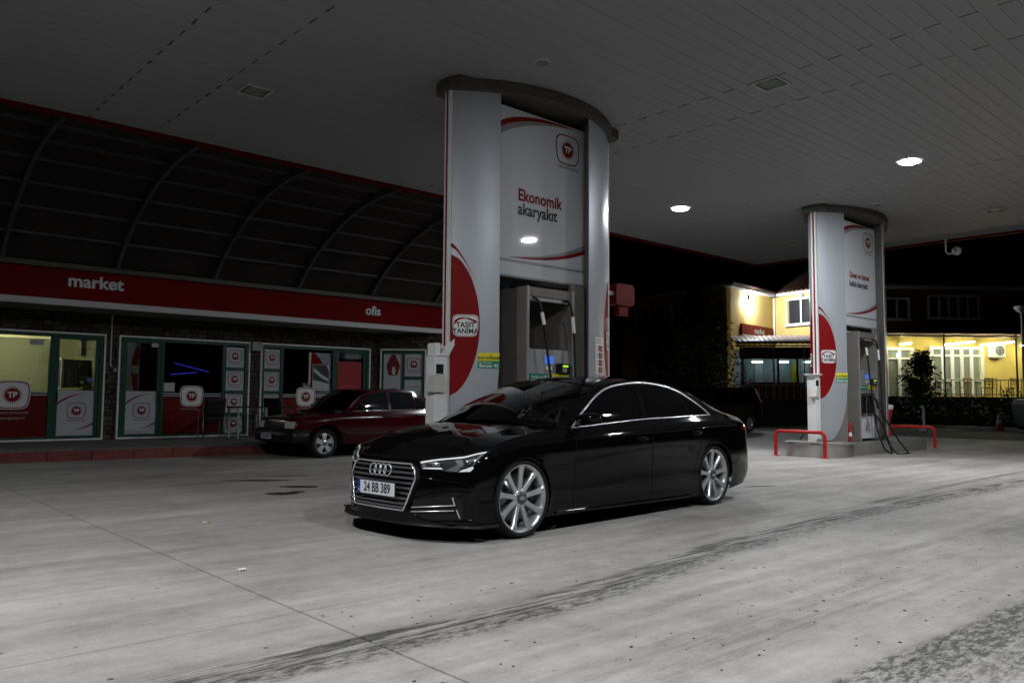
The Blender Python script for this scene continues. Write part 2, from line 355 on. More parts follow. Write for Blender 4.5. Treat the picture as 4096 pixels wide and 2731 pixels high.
for r_ in range(rows):
    y0 = CY1-(r_+1)*pitch_; js = [3.1+5.885*k for k in range(-3,5)] if r_ % 2 == 0 else [4.03+5.915*k for k in range(-3,5)]
    cuts = [CX0]+[x for x in js if CX0+.3 < x < CX1-.3]+[CX1]
    for a, c in zip(cuts, cuts[1:]): segs.append((a, c, y0))
def in_view(x, y, z):
    v = Vector((x, y, z-CAM_H)); d = v.dot(FWv)
    return d > .3 and abs(v.dot(RWv)/d) < .66 and abs(v.dot(UWv)/d) < .45
cand = []
for s_ in segs:
    n = sum(in_view(s_[0]+(s_[1]-s_[0])*t/8, s_[2]+.09, ZC) for t in range(9))
    d = Vector(((s_[0]+s_[1])/2, s_[2], 4)).length
    cand.append((-(n > 0)*(100-d), s_))
cand.sort(key=lambda q: q[0])
rest = MB(); cache = {}
def plank_mesh(L_):
    key = round(L_, 2)
    if key not in cache:
        mb = MB(); hw = pitch_/2-.0009; g = .005
        prof = [(-hw,.03),(-hw,.0025),(-hw+g,0),(hw-g,0),(hw,.0025),(hw,.03)]
        mb.add([(x, y, z) for x in (0, L_) for y, z in prof], [(i, i+1, 7+i, 6+i) for i in range(5)]+[(5,4,3,2,1,0),(6,7,8,9,10,11)])
        me = bpy.data.meshes.new('plank'); me.from_pydata([tuple(v) for v in mb.v], [], mb.f); me.materials.append(M_PLANK); cache[key] = me
    return cache[key]
for i, (k_, (a, c, y0)) in enumerate(cand):
    a2, c2 = a+.012, c-.012
    if i < 300 and k_ < 0:
        o = bpy.data.objects.new('plank', plank_mesh(c2-a2)); COL.objects.link(o); o.parent = canopy
        o.location = Vector((a2, y0+pitch_/2, ZC+random.uniform(0,.002)))-canopy.location
    else: rest.box((a2, y0+.0016, ZC+.001), (c2, y0+pitch_-.0016, ZC+.03))
tag(rest.build('plank_field', M_PLANK, canopy, True), kind='stuff')

# canopy lamps
M_LIT = mat('lit_diffuser', (.8,.8,.8), .4, emit=(.93,.97,1.), estr=LAMP)
M_OFFG = mat('unlit_lamp_glass', (.20,.23,.22), .15, noise=(12,.3))
M_LFR = mat('lamp_frame_white', (.55,.55,.54), .4)
def round_lamp(x, y, lit, label, r_=.17):
    t = thing('round_ceiling_lamp', label, 'ceiling lamp', (x, y, ZC-.001), 0, 'round lamps in the canopy ceiling')
    MB().lathe([(r_*.99,-.004),(r_*1.0,-.016),(r_*1.12,-.004),(r_*1.12,0)], n=36).build('rim', M_LFR, t)
    mb = MB(); n = 32
    mb.add([(r_*.98*math.cos(2*math.pi*k/n), r_*.98*math.sin(2*math.pi*k/n), -.020) for k in range(n)], [list(range(n))[::-1]])
    o = mb.build('diffuser', M_LIT if lit else M_OFFG, t)
    if o.data.polygons[0].normal.z > 0: o.data.flip_normals()
    if lit: MB().lathe([(r_*.98,-.020),(r_*.985,-.003)], n=32).build('diffuser_wall', M_LFR, t)
    return t
for x, y, l in ((13.88,9.95,'lit round ceiling lamp above the gap between the two pump towers'), (13.88,5.28,'lit round ceiling lamp at the right, nearest to the forecourt lane')):
    round_lamp(x, y, True, l, .165)
for x, y, l in ((13.88,.6,'lit round ceiling lamp over the lane right of the picture'), (4.43,.6,'lit round ceiling lamp over the lane above the camera'), (-.27,.6,'lit round ceiling lamp behind the camera, over the lane'), (-.27,5.28,'lit round ceiling lamp left of the camera, nearer the shop')):
    round_lamp(x, y, True, l, .165)
for x, y, l in ((6.56,6.69,'small unlit round ceiling fitting just before the large pump tower'), (16.5,6.93,'small unlit round ceiling fitting beside the far pump tower'), (18.86,10.07,'small unlit round ceiling fitting behind the far pump tower')):
    round_lamp(x, y, False, l, .085)
def square_lamp(x, y, label):
    t = thing('square_ceiling_lamp', label, 'ceiling lamp', (x, y, ZC), 0, 'square unlit lamps in the canopy ceiling'); h = .18
    mb = MB()
    for a, c in (((-h,-h,-.022),(h,-h+.018,-.001)),((-h,h-.018,-.022),(h,h,-.001)),((-h,-h+.018,-.022),(-h+.018,h-.018,-.001)),((h-.018,-h+.018,-.022),(h,h-.018,-.001))): mb.box(a, c)
    mb.build('frame', M_LFR, t); MB().box((-h+.018,-h+.018,-.006),(h-.018,h-.018,-.002)).build('reflector', M_DGREY, t)
    mb = MB(); p = squircle(.25,.25,28,3.2,0); mb.extrude([(a,b,-.015) for a, b in p], (0,0,.008)); mb.build('lens', M_OFFG, t)
for x, y, l in ((4.43,9.947,'unlit square ceiling lamp at the upper left, near the shop'), (9.14,5.14,'unlit square ceiling lamp above the lane at the upper right'), (18.8,5.45,'unlit square ceiling lamp at the far right of the ceiling')): square_lamp(x, y, l)
# loudspeaker hung from the far edge of the canopy
t = thing('loudspeaker', 'small horn loudspeaker on a bent bracket under the canopy edge', 'loudspeaker', (21.2,7.2,4.8))
MB().tube([(21.2,7.27,5.159),(21.2,7.27,4.82),(21.2,7.22,4.76),(21.2,7.05,4.76)], .018, 6).build('bracket', M_WMATT, t, True)
MB().lathe([(.03,.0),(.05,.04),(.09,.10),(.12,.13),(.11,.125),(.02,.03)], (21.15,7.05,4.83), 'X', 20).build('horn', M_WMATT, t, True)

# ------------------------------------------------------------------ pump towers
YP = 7.9; RA = 2.29; Z0, Z1 = .29, 5.015
def arc_y(d): return -.6 + RA - math.sqrt(RA*RA-d*d)
def arc_s(d): return RA*math.asin(d/RA)
def arc_d(s_): return RA*math.sin(s_/RA)
def on_arc(s_, z, off=0.):          # s_: arc length from the middle, off: outward
    a = s_/RA; return Vector(((RA+off)*math.sin(a), -.6+RA-(RA+off)*math.cos(a), z))
def both(p, side): return p if side > 0 else Vector((-p[0], -p[1], p[2]))
SL0, SL1, SR0, SR1 = arc_s(-1.485), arc_s(-.97), arc_s(.53), arc_s(1.485)
def cover(side, s0, s1, lo):
    """thin curved skin; lo(t) gives its lower edge along the width"""
    mb = MB(); n = 16; rows = []
    for k in range(25):
        rows.append([both(on_arc(s0+(s1-s0)*j/n, lo(j/n)+(Z1-lo(j/n))*k/24, .012), side) for j in range(n+1)])
    mb.grid(rows); inner = [[both(on_arc(s0+(s1-s0)*j/n, lo(j/n)+(Z1-lo(j/n))*k/24, -.004), side) for j in range(n+1)] for k in (0, 24)]
    mb.grid([rows[0], inner[0]], False); mb.grid([[r_[-1] for r_ in rows], [both(on_arc(s1, lo(1)+(Z1-lo(1))*k/24, -.004), side) for k in range(25)]], False)
    mb.grid([[r_[0] for r_ in rows], [both(on_arc(s0, lo(0)+(Z1-lo(0))*k/24, -.004), side) for k in range(25)]], False)
    return mb
def crescent(f, zc, hz, wmax, sgn, m, parent, name='red_crescent'):
    rows = []
    for k in range(41):
        z = zc-hz+2*hz*k/40; wd = wmax*max(0, (1-((z-zc)/hz)**2))**.62
        rows.append([f(sgn*wd*j/6, z, .0155) for j in range(7)])
    MB().grid(rows).build(name, m, parent)
def badge(f, cx_, cz, sc, parent):
    g = lambda lift: (lambda x, y: f(cx_+x, cz+y, lift))
    o1 = squircle(.315*sc,.275*sc,40,5,.05); o2 = squircle(.298*sc,.258*sc,40,5,.05); o3 = squircle(.285*sc,.245*sc,40,5,.05)
    flat('badge_plate', o1, [list(range(40))], g(.0225), M_SWW, parent)
    v, q = ringpoly(o2, o3); flat('badge_border', v, q, g(.0240), M_RED, parent)
    up = [(-.138+.0092*i*3, .06+.045*math.sin(math.pi*(i/10)**.8)) for i in range(11)]; lo = [(-.138+.0092*i*3, (.0+.085*math.sin(math.pi*min(1,(i/10)**.7*.9)))) for i in range(11)]
    strip('badge_swoosh', [(x*sc, y*sc) for x, y in up], [(x*sc, min(y, u[1])*sc) for (x, y), u in zip(lo, up)], g(.0245), M_RED, parent)
    label_text('badge_letters', 'TAŞIT', .088*sc, lambda x, y: f(cx_+x, cz+.005*sc+y, .0255), M_INK, parent, .0024, sx=.95); label_text('badge_letters', 'TANIMA', .088*sc, lambda x, y: f(cx_+x, cz-.072*sc+y, .0255), M_INK, parent, .0024, sx=.95)
    label_text('badge_letters', 'TP', .04*sc, lambda x, y: f(cx_+x, cz+.085*sc+y, .0265), M_SWW, parent)
def plate(name, f, x0, x1, z0, z1, lift, m, parent, thick=None):
    n = 6; mb = MB(); mb.grid([[f(x0+(x1-x0)*j/n, z, lift) for j in range(n+1)] for z in (z0, z1)], False); return mb.build(name, m, parent)
def hose_path(pts, n=10): return cr(pts, n)
def make_pump(X0, lines, label, plabel):
    t = thing('pump_tower', label, 'pump tower', (X0, YP, 0), 0, 'pump towers under the canopy')
    A = lambda a, b, n: [arc_d(a+(b-a)*k/n) for k in range(n+1)]
    for side in (1, -1):
        # cores
        core = [(d, arc_y(d)+.004) for d in A(SL0, SL1, 10)]+[(-.97,.0),(-.80,.10),(-.73,.27)]+[(-d, -arc_y(d)-.004) for d in A(SR0, SR1, 12)]
        MB().extrude([both(Vector((x, y, Z0)), side) for x, y in core], (0,0,Z1-Z0)).build('column', M_BROWN, t)
        lo_l = lambda u: Z0+.02 if u < .32 else Z0+.02+1.15*(1-math.sqrt(max(0, 1-((u-.32)/.68)**2)))**.8
        cover(side, SL0, SL1, lo_l).build('column_cover', M_SILV, t)
        cover(side, SR0, SR1, lambda u: Z0+.02).build('column_cover', M_SILV, t)
        # end trim with red line
        for y0, y1, m_, px in ((-.052,-.014,M_WMATT,0),(-.014,.014,M_RED,.006),(.014,.052,M_WMATT,0)):
            mb = MB(); a = both(Vector((-1.53+px*-1,y0,Z0)), side); b = both(Vector((-1.487,y1,Z1)), side)
            mb.box([min(a[i], b[i]) for i in range(3)], [max(a[i], b[i]) for i in range(3)]); mb.build('edge_trim', m_, t)
        fl = lambda s_, z, o=.014, side=side: both(on_arc(SL0+s_, z, o), side)
        fr = lambda s_, z, o=.014, side=side: both(on_arc(SR1+s_, z, o), side)
        crescent(fl, 2.03, .88, .365, 1, M_RED, t); crescent(fr, 2.03, .88, .52, -1, M_RED, t)
        for f, sg in ((fl, 1), (fr, -1)):
            up = []; lo_ = []
            for k in range(13):
                u = k/12; s_ = .30*u**1.15; z = 3.03-.43*u**1.6; wd = .055*(1-u)+.003; up.append((sg*s_, z+wd/2)); lo_.append((sg*s_, z-wd/2))
            strip('red_swoosh', up, lo_, lambda x, y, f=f: f(x, y, .0155), M_RED, t)
        badge(lambda x, y, o, f=fl: f(x, y, o), .188, 2.02, 1., t); badge(lambda x, y, o, f=fr: f(-.235+x, y, o), 0., 1.96, 1.0, t)
        # fuel names
        p = plate('fuel_plate', fl, .345, .622, 1.585, 1.685, .017, M_YEL, t); label_text('fuel_name', 'eurodiesel', .072, lambda x, y, f=fl: f(.485+x, 1.625+y, .019), M_INK, p, .0012, sx=.92)
        p = plate('fuel_plate', fl, .345, .622, 1.490, 1.585, .017, M_SIGNG, t); label_text('fuel_name', 'Benzin 95', .062, lambda x, y, f=fl: f(.485+x, 1.522+y, .019), M_SWW, p, .0008, sx=1.)
        label_text('fuel_name', 'Kurşunsuz', .036, lambda x, y, f=fl: f(.44+x, 1.563+y, .019), M_SWW, p)
        # safety notice
        s0 = -.90
        p = plate('notice_plate', fr, s0, s0+.30, 1.47, 1.98, .017, M_SWW, t)
        label_text('notice_title', 'KENDİNİZLE', .034, lambda x, y, f=fr: f(s0+.14+x, 1.945+y, .019), M_RED, p); label_text('notice_title', 'DİKKAT EDİNİZ', .034, lambda x, y, f=fr: f(s0+.14+x, 1.905+y, .019), M_RED, p)
        for k, wds in enumerate((('Ateşle', 'Yaklaşma'), ('Motoru', 'Durdurunuz'), ('Sigara İçmeyiniz',), ('Araç ve Cep', 'Telefonunu', 'Kapatınız'))):
            zc = 1.825-.1*k
            plate('notice_field', fr, s0+.11, s0+.275, zc-.042, zc+.042, .0185, M_RED, p)
            for q, wd in enumerate(wds): label_text('notice_words', wd, .024, lambda x, y, f=fr, q=q: f(s0+.19+x, zc+(.5*(len(wds)-1)-q)*.025+y, .020), M_SWW, p)
            cpt = [(.032*math.cos(2*math.pi*i/20), .032*math.sin(2*math.pi*i/20)) for i in range(20)]; v, q_ = ringpoly(cpt, [(a*.8, b*.8) for a, b in cpt])
            flat('notice_symbol', v, q_, lambda x, y, f=fr: f(s0+.055+x, zc+y, .0185), M_INK, p)
        # big sign board
        yb = -.30; fs = lambda x, z, o=0., side=side: both(Vector((x, yb-o, z)), side)
        bd = MB(); a = fs(-1.02, 2.69, 0); b = fs(.76, 4.925, -.09); bd.box([min(a[i], b[i]) for i in range(3)], [max(a[i], b[i]) for i in range(3)])
        board = bd.build('sign_board', M_WHITE, t)
        plate('board_line', fs, -1.0, .75, 2.885, 2.92, .003, M_GSW, board); plate('board_line', fs, -1.0, .75, 2.69, 2.715, .003, M_GSW, board)
        up = []; md = []; lo_ = []
        for k in range(21):
            u = k/20; x = -1.0+1.52*u; ztop = 4.60+.40*math.sin(.5*math.pi*u**.62)-.10*u; th = .085*(1-u)**.8; up.append((x, ztop)); md.append((x, ztop-th)); lo_.append((x, ztop-th-.105*(1-u)**1.1))
        up = [(x, min(z, 4.915)) for x, z in up]
        strip('red_swoosh', up, md, lambda x, y: fs(x, y, .004), M_DRED, board); strip('grey_swoosh', md, lo_, lambda x, y: fs(x, y, .003), M_GSW, board)
        up = []; md = []; lo_ = []
        for k in range(21):
            u = k/20; x = -.76+1.515*u; zb = 2.945+.02*u+.21*u**2.6; th = .062*u**.8; lo_.append((x, zb)); md.append((x, zb+th)); up.append((x, zb+th+.07*u**1.2))
        strip('grey_swoosh', up, md, lambda x, y: fs(x, y, .003), M_GSW, board); strip('red_swoosh', md, lo_, lambda x, y: fs(x, y, .004), M_DRED, board)
        emblem(lambda x, y, o: fs(.357+x, 4.582+y, o), .43, board, fill=False, red=M_DRED)
        for k, ln in enumerate(lines):
            sz = .225 if len(ln) < 12 else .175
            label_text('slogan', ln, sz, lambda x, y, k=k: fs(-.585+x, 3.785-.185*k+y, .004), M_DRED if k == 0 else M_INK, board, .0055, 'LEFT', sx=.90 if len(ln) < 12 else .80)
    # structure behind the boards, soffit over the dispenser
    MB().box((-.97,-.205,2.72),(.97,.205,4.975)).build('spine', M_DGREY, t)
    # cap
    op = [(d*1.0, arc_y(d)-.10) for d in A(arc_s(-1.40), arc_s(1.40), 28)]
    outline = [(-1.585,-.09),(-1.53,-.25)]+op[1:-1]+[(1.53,-.25),(1.585,-.09)]
    outline += [(-x, -y) for x, y in outline]
    MB().extrude([(x, y, 5.02) for x, y in outline], (0,0,.135)).build('cap', M_DGREY, t, bevel=.02)
    # fuel island
    isl = [(3.1,-.52),(3.1,.52)]+[(-1.35+.62*math.cos(a)*-1, .60*math.cos(math.pi/2-a+0)) for a in []]
    n = 16; left = [(-1.55-.60*math.sin(math.pi*k/n), .60*math.cos(math.pi*k/n)) for k in range(n+1)]
    MB().extrude([(x, y, 0) for x, y in [(2.75,-.52),(3.05,-.30),(3.05,.30),(2.75,.52),(-1.45,.52),(-1.45,-.52)]], (0,0,.27)).build('island_plinth', M_CONC, t, bevel=.02)
    MB().extrude([(x, y, 0) for x, y in left+[(-1.2,-.6),(-1.2,.6)]], (0,0,.245), True).build('island_drum', M_GREY if False else mat('brushed_steel', (.55,.54,.52), .33, metal=.85, noise=(3,.15)), t)
    MB().extrude([((x+1.5)*1.03-1.5, y*1.03, .246) for x, y in left+[(-1.2,-.6),(-1.2,.6)]], (0,0,.044)).build('drum_lid', M_CONC, t, bevel=.012)
    # dispenser
    dsp = thing('fuel_dispenser', plabel, 'fuel dispenser', (X0, YP, 0), 0, 'fuel dispensers inside the pump towers')
    x0, x1, yf, yk = -.545, .33, -.43, .43
    mb = MB()
    for a, b in (((x0,yf,.275),(x0+.035,yk,2.575)), ((x1-.035,yf,.275),(x1,yk,2.575)), ((x0+.035,yf+.004,2.45),(x1-.035,yk-.004,2.575))): mb.box(a, b)
    mb.build('housing_frame', M_BROWN, dsp, bevel=.008)
    for side in (1, -1):
        q = lambda x, y, z, side=side: (x, y*side, z) if side > 0 else ((x0+x1)-x, -y, z)
        def pb(nm, a, b, m_, par=dsp, bv=.004):
            a = q(*a); b = q(*b); return MB().box([min(a[i], b[i]) for i in range(3)], [max(a[i], b[i]) for i in range(3)]).build(nm, m_, par, bevel=bv)
        for xx in (x0-.004, x1-.036): pb('edge_profile', (xx, yf-.028, .275), (xx+.04, yf-.003, 2.58), M_GREY)
        pb('head_panel', (x0+.036, yf+.02, 2.40), (x1-.036, yf+.06, 2.449), M_GREY)
        pb('display_panel', (x0+.036, yf+.02, 1.28), (x1-.036, yf+.20, 1.765), M_GREY)
        pb('body_panel', (x0+.036, yf+.06, .80), (x1-.036, yf+.22, 1.279), M_GREY)
        low = pb('lower_panel', (x0+.036, yf+.03, .33), (x1-.10, yf+.2, .795), M_WHITE)
        emblem(lambda x, y, o: Vector(q(-.14+x, yf+.03-o, .55+y)) if side > 0 else Vector((x0+x1+.14-x, -(yf+.03-o), .55+y)), .20, low, fill=False, caption=False)
        M_BLUE = mat('blue_display', (.02,.05,.2), .3, emit=(.10,.25,1.), estr=.55)
        pb('blue_screen', (-.188, yf+.015, 1.579), (-.014, yf+.0195, 1.681), M_BLUE, bv=0)
        kb = pb('keypad', (.024, yf-.04, 1.452), (.247, yf+.0195, 1.588), M_BLKG); M_LCD = mat('green_lcd', (.1,.25,.02), .3, emit=(.5,1.,.05), estr=.8)
        pb('lcd', (.10, yf-.045, 1.54), (.20, yf-.041, 1.566), M_LCD, kb, 0); pb('keys', (.09, yf-.046, 1.475), (.17, yf-.041, 1.528), M_GREY, kb, 0)
        gp = pb('fuel_plate', (-.465, yf-.002, 1.365), (-.148, yf+.0195, 1.445), M_SIGNG, bv=0); yp = pb('fuel_plate', (-.073, yf-.002, 1.365), (.247, yf+.0195, 1.449), M_YEL, bv=0)
        q3 = lambda x, z, o: Vector((x, yf-.002-o, z)) if side > 0 else Vector((x0+x1-x, -(yf-.002-o), z))
        label_text('fuel_name', 'kurşunsuz 95', .052, lambda x, y: q3(-.306+x, 1.405+y, .002), M_SWW, gp); label_text('fuel_name', 'eurodiesel', .058, lambda x, y: q3(.087+x, 1.402+y, .002), M_INK, yp)
        pb('sticker', (-.165, yf+.015, 1.50), (-.045, yf+.0195, 1.545), M_SWW, bv=0)
        # nozzles in their boots and hoses
        for hx, m_ in ((-.36, M_BLACK), (.02, M_BLACK)):
            bt = pb('nozzle_boot', (hx-.07, yf-.03, .86), (hx+.09, yf+.055, 1.24), M_BLKG)
            nz = MB(); nz.tube([q(hx, yf-.10, 1.17), q(hx+.01, yf-.13, 1.08), q(hx+.03, yf-.14, .96)], .026, 8); nz.tube([q(hx, yf-.10, 1.17), q(hx, yf-.045, 1.21)], .018, 8); nz.tube([q(hx-.02, yf-.19, 1.12), q(hx+.03, yf-.20, 1.02), q(hx+.03, yf-.15, .95)], .009, 6); nz.build('nozzle', M_BLKG, bt)
        hs = MB(); hs.tube(hose_path([q(-.40,yf+.02,2.44),q(-.36,yf-.06,2.36),q(-.30,yf-.09,2.05),q(-.24,yf-.10,1.65),q(-.17,yf-.12,1.2),q(-.10,yf-.16,.6),q(-.02,yf-.26,.16),q(.16,yf-.34,.03),q(.24,yf-.30,.12),q(.10,yf-.20,.6),q(-.33,yf-.15,.95)]), .0165, 8); hs.build('hose', M_BLACK, dsp)
        hs = MB(); hs.tube(hose_path([q(.16,yf+.02,2.44),q(.22,yf-.06,2.38),q(.25,yf-.09,2.1),q(.26,yf-.11,1.6),q(.27,yf-.13,1.0),q(.22,yf-.22,.35),q(.30,yf-.40,.025),q(.75,yf-.46,.022),q(.95,yf-.36,.03),q(.60,yf-.24,.4),q(.12,yf-.15,.93)]), .0165, 8); hs.build('hose', M_BLACK, dsp)
        cl = MB(); cl.tube([q(-.335,yf-.078,2.24),q(-.305,yf-.09,2.08)], .024, 8); cl.build('hose_sleeve', M_SWW, dsp)
        cl = MB(); cl.tube([q(.243,yf-.082,2.22),q(.254,yf-.094,2.0)], .024, 8); cl.build('hose_sleeve', M_SWW, dsp)
        pb('wing_panel', (x1+.01, yf+.03, .28), (.60, yf+.09, 2.70), M_BROWN)
    return t
make_pump(7.6, ('Ekonomik', 'akaryakıt'), 'tall lens-shaped pump tower behind the black sedan, with the economy slogan', 'grey fuel dispenser with blue screen inside the nearer pump tower')
make_pump(17.16, ('Güven ve hizmet', 'katkılı akaryakıt'), 'smaller-looking far pump tower at the right, between red guard rails', 'fuel dispenser with hoses looping to the ground in the far pump tower')

def service_box(X0, label, flap):
    t = thing('service_post', label, 'service post', (X0-1.64, YP, .29))
    MB().box((-.105,-.09,0),(.095,.09,1.34)).build('post_body', M_WMATT, t, bevel=.006)
    mb = MB()
    if flap: mb.extrude([(-.10,-.10,1.345),(.10,-.10,1.345),(.26,-.10,1.60),(.23,-.10,1.61),(.02,-.10,1.38)][::-1], (0,.2,0)); mb.box((-.09,-.085,1.341),(-.02,.085,1.50))
    else: mb.box((-.15,-.14,1.345),(.10,.13,1.365)); mb.box((-.10,.06,1.10),(-.09,.09,1.345))
    mb.build('flap', M_WMATT, t, bevel=.004)
    pz = 1.0
    ds = MB().extrude([(-.17,-.13,pz-.1),(.02,-.13,pz-.1),(.02,-.13,pz+.12),(-.10,-.13,pz+.12)], (0,.15,0)).build('towel_dispenser', mat('aged_plastic', (.50,.49,.44), .45, noise=(5,.2)), t, bevel=.008)
    MB().box((-.085,-.1,pz+.125),(.02,-.091,pz+.24)).build('dark_slot', M_BLKG, t)
    MB().box((-.10,-.099,-.001),(.09,-.0905,.06)).build('foot_plate', M_GREY, t)
service_box(7.6, 'white service post with raised flap beside the nearer pump tower', True)
service_box(17.16, 'white service post with flat lid beside the far pump tower', False)

# red guard rails
M_RPIPE = mat('red_pipe_paint', (.42,.018,.014), .3, noise=(6,.2))
def guard(X, label, half=.52, h=.50):
    t = thing('guard_rail', label, 'guard rail', (X, YP+.05, 0), 0, 'red tube guards at the fuel island ends')
    p = [(0,-half,0),(0,-half,h-.10)]+[(0, -half+.1-.1*math.cos(a), h-.1+.1*math.sin(a)) for a in [math.pi/2*k/6 for k in range(1,7)]]
    p += [(0,-y,z) for _, y, z in p[::-1]]
    MB().tube(p, .036, 12).build('tube', M_RPIPE, t)
    for s_ in (-1,1): MB().lathe([(0,.012),(.085,.012),(.085,0)], (0,s_*half,0), 'Z', 16).build('foot_plate', M_RPIPE, t)
guard(15.0, 'red tube guard rail in front of the far pump island'); guard(20.55, 'red tube guard rail at the back end of the far pump island')
# litter bins on the far island's rear guard
for i, (y, l) in enumerate(((8.02, 'red bin with white rim on the far pump island'), (8.22, 'darker red bin half hidden behind the front one'))):
    t = thing('red_bin', l, 'bin', (19.2, y+.0, .27), 0, 'red bins on the far island')
    M_ = Matrix.Translation((0,0,.30)) @ Matrix.Rotation(R(7), 4, 'X')
    mb = MB(); mb.lathe([(0,0),(.10,0),(.125,.40),(.115,.40),(.09,.02)], n=24); mb.v = [M_ @ v for v in mb.v]; mb.build('drum', M_RPIPE, t)
    mb = MB(); mb.lathe([(.1255,.37),(.13,.40),(.13,.46),(.11,.47),(.10,.42)], n=24); mb.v = [M_ @ v for v in mb.v]; mb.build('rim', M_SWW, t)
    mb = MB(); mb.tube([(0,0,.0),(0,0,.31)], .03, 10); mb.lathe([(.0,.02),(.10,.02),(.10,0)], n=16); mb.build('stand', M_GREY, t)
# fire extinguisher behind the far dispenser column
t = thing('fire_extinguisher', 'slim red fire extinguisher at the foot of the far dispenser', 'extinguisher', (16.24,7.50,.275))
MB().lathe([(0,0),(.030,0),(.033,.02),(.033,.30),(.026,.35),(.012,.37),(.012,.41),(0,.41)], n=16).build('cylinder', M_RPIPE, t)
MB().lathe([(.0337,.12),(.0337,.20)], n=16).build('label_band', M_SWW, t); MB().tube([(0,-.015,.40),(.0,-.06,.38),(.02,-.05,.16)], .008, 6).build('hose', M_BLACK, t)
# red sign box on the rear side of the near tower
t = thing('red_sign_box', 'red rounded sign box sticking out behind the nearer pump tower', 'sign', (9.66,8.05,2.42))
mb = MB(); p = squircle(.44,.34,32,6,0); mb.extrude([(x, .08, .32+z) for x, z in p], (0,-.16,0)); mb.build('box', mat('sign_box_red', (.11,.003,.004), .55, spec=.15), t, bevel=.01)
MB().box((-.12,-.05,0),(.10,.05,.15)).build('lower_box', mat('sign_box_red', (.11,.003,.004), .55, spec=.15), t, bevel=.01); MB().box((-.62,-.03,.3),(-.21,.03,.36)).build('arm', M_GREY, t)

# ------------------------------------------------------------------ barrel vault between canopy and shop
vault = thing('barrel_vault', 'dark ribbed barrel vault joining the canopy to the shop', 'roof', (7,15,3.66))
VP = cr([(17.2,3.66),(16.86,4.02),(16.35,4.40),(15.75,4.72),(15.2,4.96),(14.7,5.12),(14.2,5.23),(13.7,5.29),(13.2,5.31),(12.72,5.32)], 4)
M_RIB = mat('vault_steel', (.070,.070,.073), .55, spec=.15); M_POLY = mat('vault_sheet', (.036,.031,.029), .6, noise=(1.2,.3), spec=.08)
XV0, XV1, DX = -7.0, 14.85, 1.985
for k in range(12):
    x = 2.88+DX*(k-5)
    if not XV0-.1 < x < XV1: continue
    mb = MB(); rows = []
    for i, p in enumerate(VP):
        a = VP[max(0,i-1)]; b = VP[min(len(VP)-1,i+1)]; tn = Vector((b[0]-a[0], b[1]-a[1])).normalized(); nr = Vector((tn.y, -tn.x))
        if nr.y > 0: nr = -nr
        q = [(x-.035, p[0], p[1]), (x+.035, p[0], p[1]), (x+.035, p[0]+nr.x*.11, p[1]+nr.y*.11), (x-.035, p[0]+nr.x*.11, p[1]+nr.y*.11)]; rows.append(q+[q[0]])
    mb.grid(rows, False); mb.build('rib', M_RIB, vault, True)
for i in (5, 9, 13, 18, 23, 28, 33):
    p = VP[i]; mb = MB().box((XV0, p[0]-.022, p[1]-.035), (XV1, p[0]+.022, p[1]+.012)); mb.build('purlin', M_RIB, vault, True)
ii = [0, 5, 9, 13, 18, 23, 28, 33, len(VP)-1]
for k in range(11):
    xa = 2.88+DX*(k-5); xb = xa+DX
    for a, b in zip(ii, ii[1:]):
        if xb > XV1: xb = XV1
        rows = [[(x, VP[i][0], VP[i][1]+.016) for x in (xa+.004, xb-.004)] for i in range(a, b+1)]
        MB().grid(rows).build('sheet', M_POLY, vault, True)
gut = MB().box((XV0,17.08,3.56),(XV1,17.19,3.655)).build('gutter', M_DGREY, vault, True)

# ------------------------------------------------------------------ shop
YS = 18.5; ZF = .19
shop = thing('shop_building', 'low stone-clad shop with red fascia and green framed windows', 'building', (7, YS, 0))
M_STONE = island_mat('stone_cladding', [(.030,.026,.022),(.055,.045,.036),(.085,.070,.052),(.045,.036,.030),(.11,.095,.070),(.038,.034,.030)], .85, 22)
M_MORT = mat('mortar', (.018,.017,.016), .9)
M_SOFF = mat('soffit', (.24,.23,.21), .7, noise=(1,.2))
YFc = 17.2
fa = MB().box((-7,YFc,2.975),(15.4,YFc+.12,3.66)).build('fascia', mat('shop_red_fascia', (.15,.004,.006), .65, noise=(.8,.2), spec=.06), shop, True)
MB().box((-7,YFc-.012,2.852),(15.4,YFc+.12,2.972)).build('fascia_strip', mat('dull_white', (.50,.50,.51), .6), shop, True)
MB().box((-7,YFc+.125,2.86),(15.4,YS+.3,2.90)).build('soffit', M_SOFF, shop, True)
MB().box((-7,YFc+.13,2.91),(15.4,YS+4.2,3.3)).build('roof_slab', M_DGREY, shop, True)
M_LETT = mat('letter_acrylic', (.62,.64,.68), .4)
def wall_text(body, size, x, z, y, m, parent, bold=.004, depth=.03, align='LEFT', sx=1.):
    vs, fs = text_mesh(body, size, bold, align, sx); mb = MB(); n = len(vs)
    mb.add([(x+a, y-depth, z+b) for a, b in vs], fs)
    bm = bmesh.new(); V = [bm.verts.new((x+a, y-depth, z+b)) for a, b in vs]
    for f in fs:
        try: bm.faces.new([V[i] for i in f])
        except ValueError: pass
    ed = [e for e in bm.edges if len(e.link_faces) == 1]
    mb = MB(); idx = {v: i for i, v in enumerate(bm.verts)}
    mb.add([v.co.copy() for v in bm.verts], [[idx[v] for v in f.verts] for f in bm.faces])
    for e in ed:
        a, b = e.verts; mb.add([a.co.copy(), b.co.copy(), b.co+Vector((0,depth,0)), a.co+Vector((0,depth,0))], [(0,1,2,3)])
    bm.free(); return mb.build('lettering', m, parent, True)
wall_text('market', .335, 4.0, 3.335, YFc, M_LETT, fa, .008, sx=1.05); wall_text('ofis', .315, 10.70, 3.285, YFc, M_LETT, fa, .008, sx=1.01)
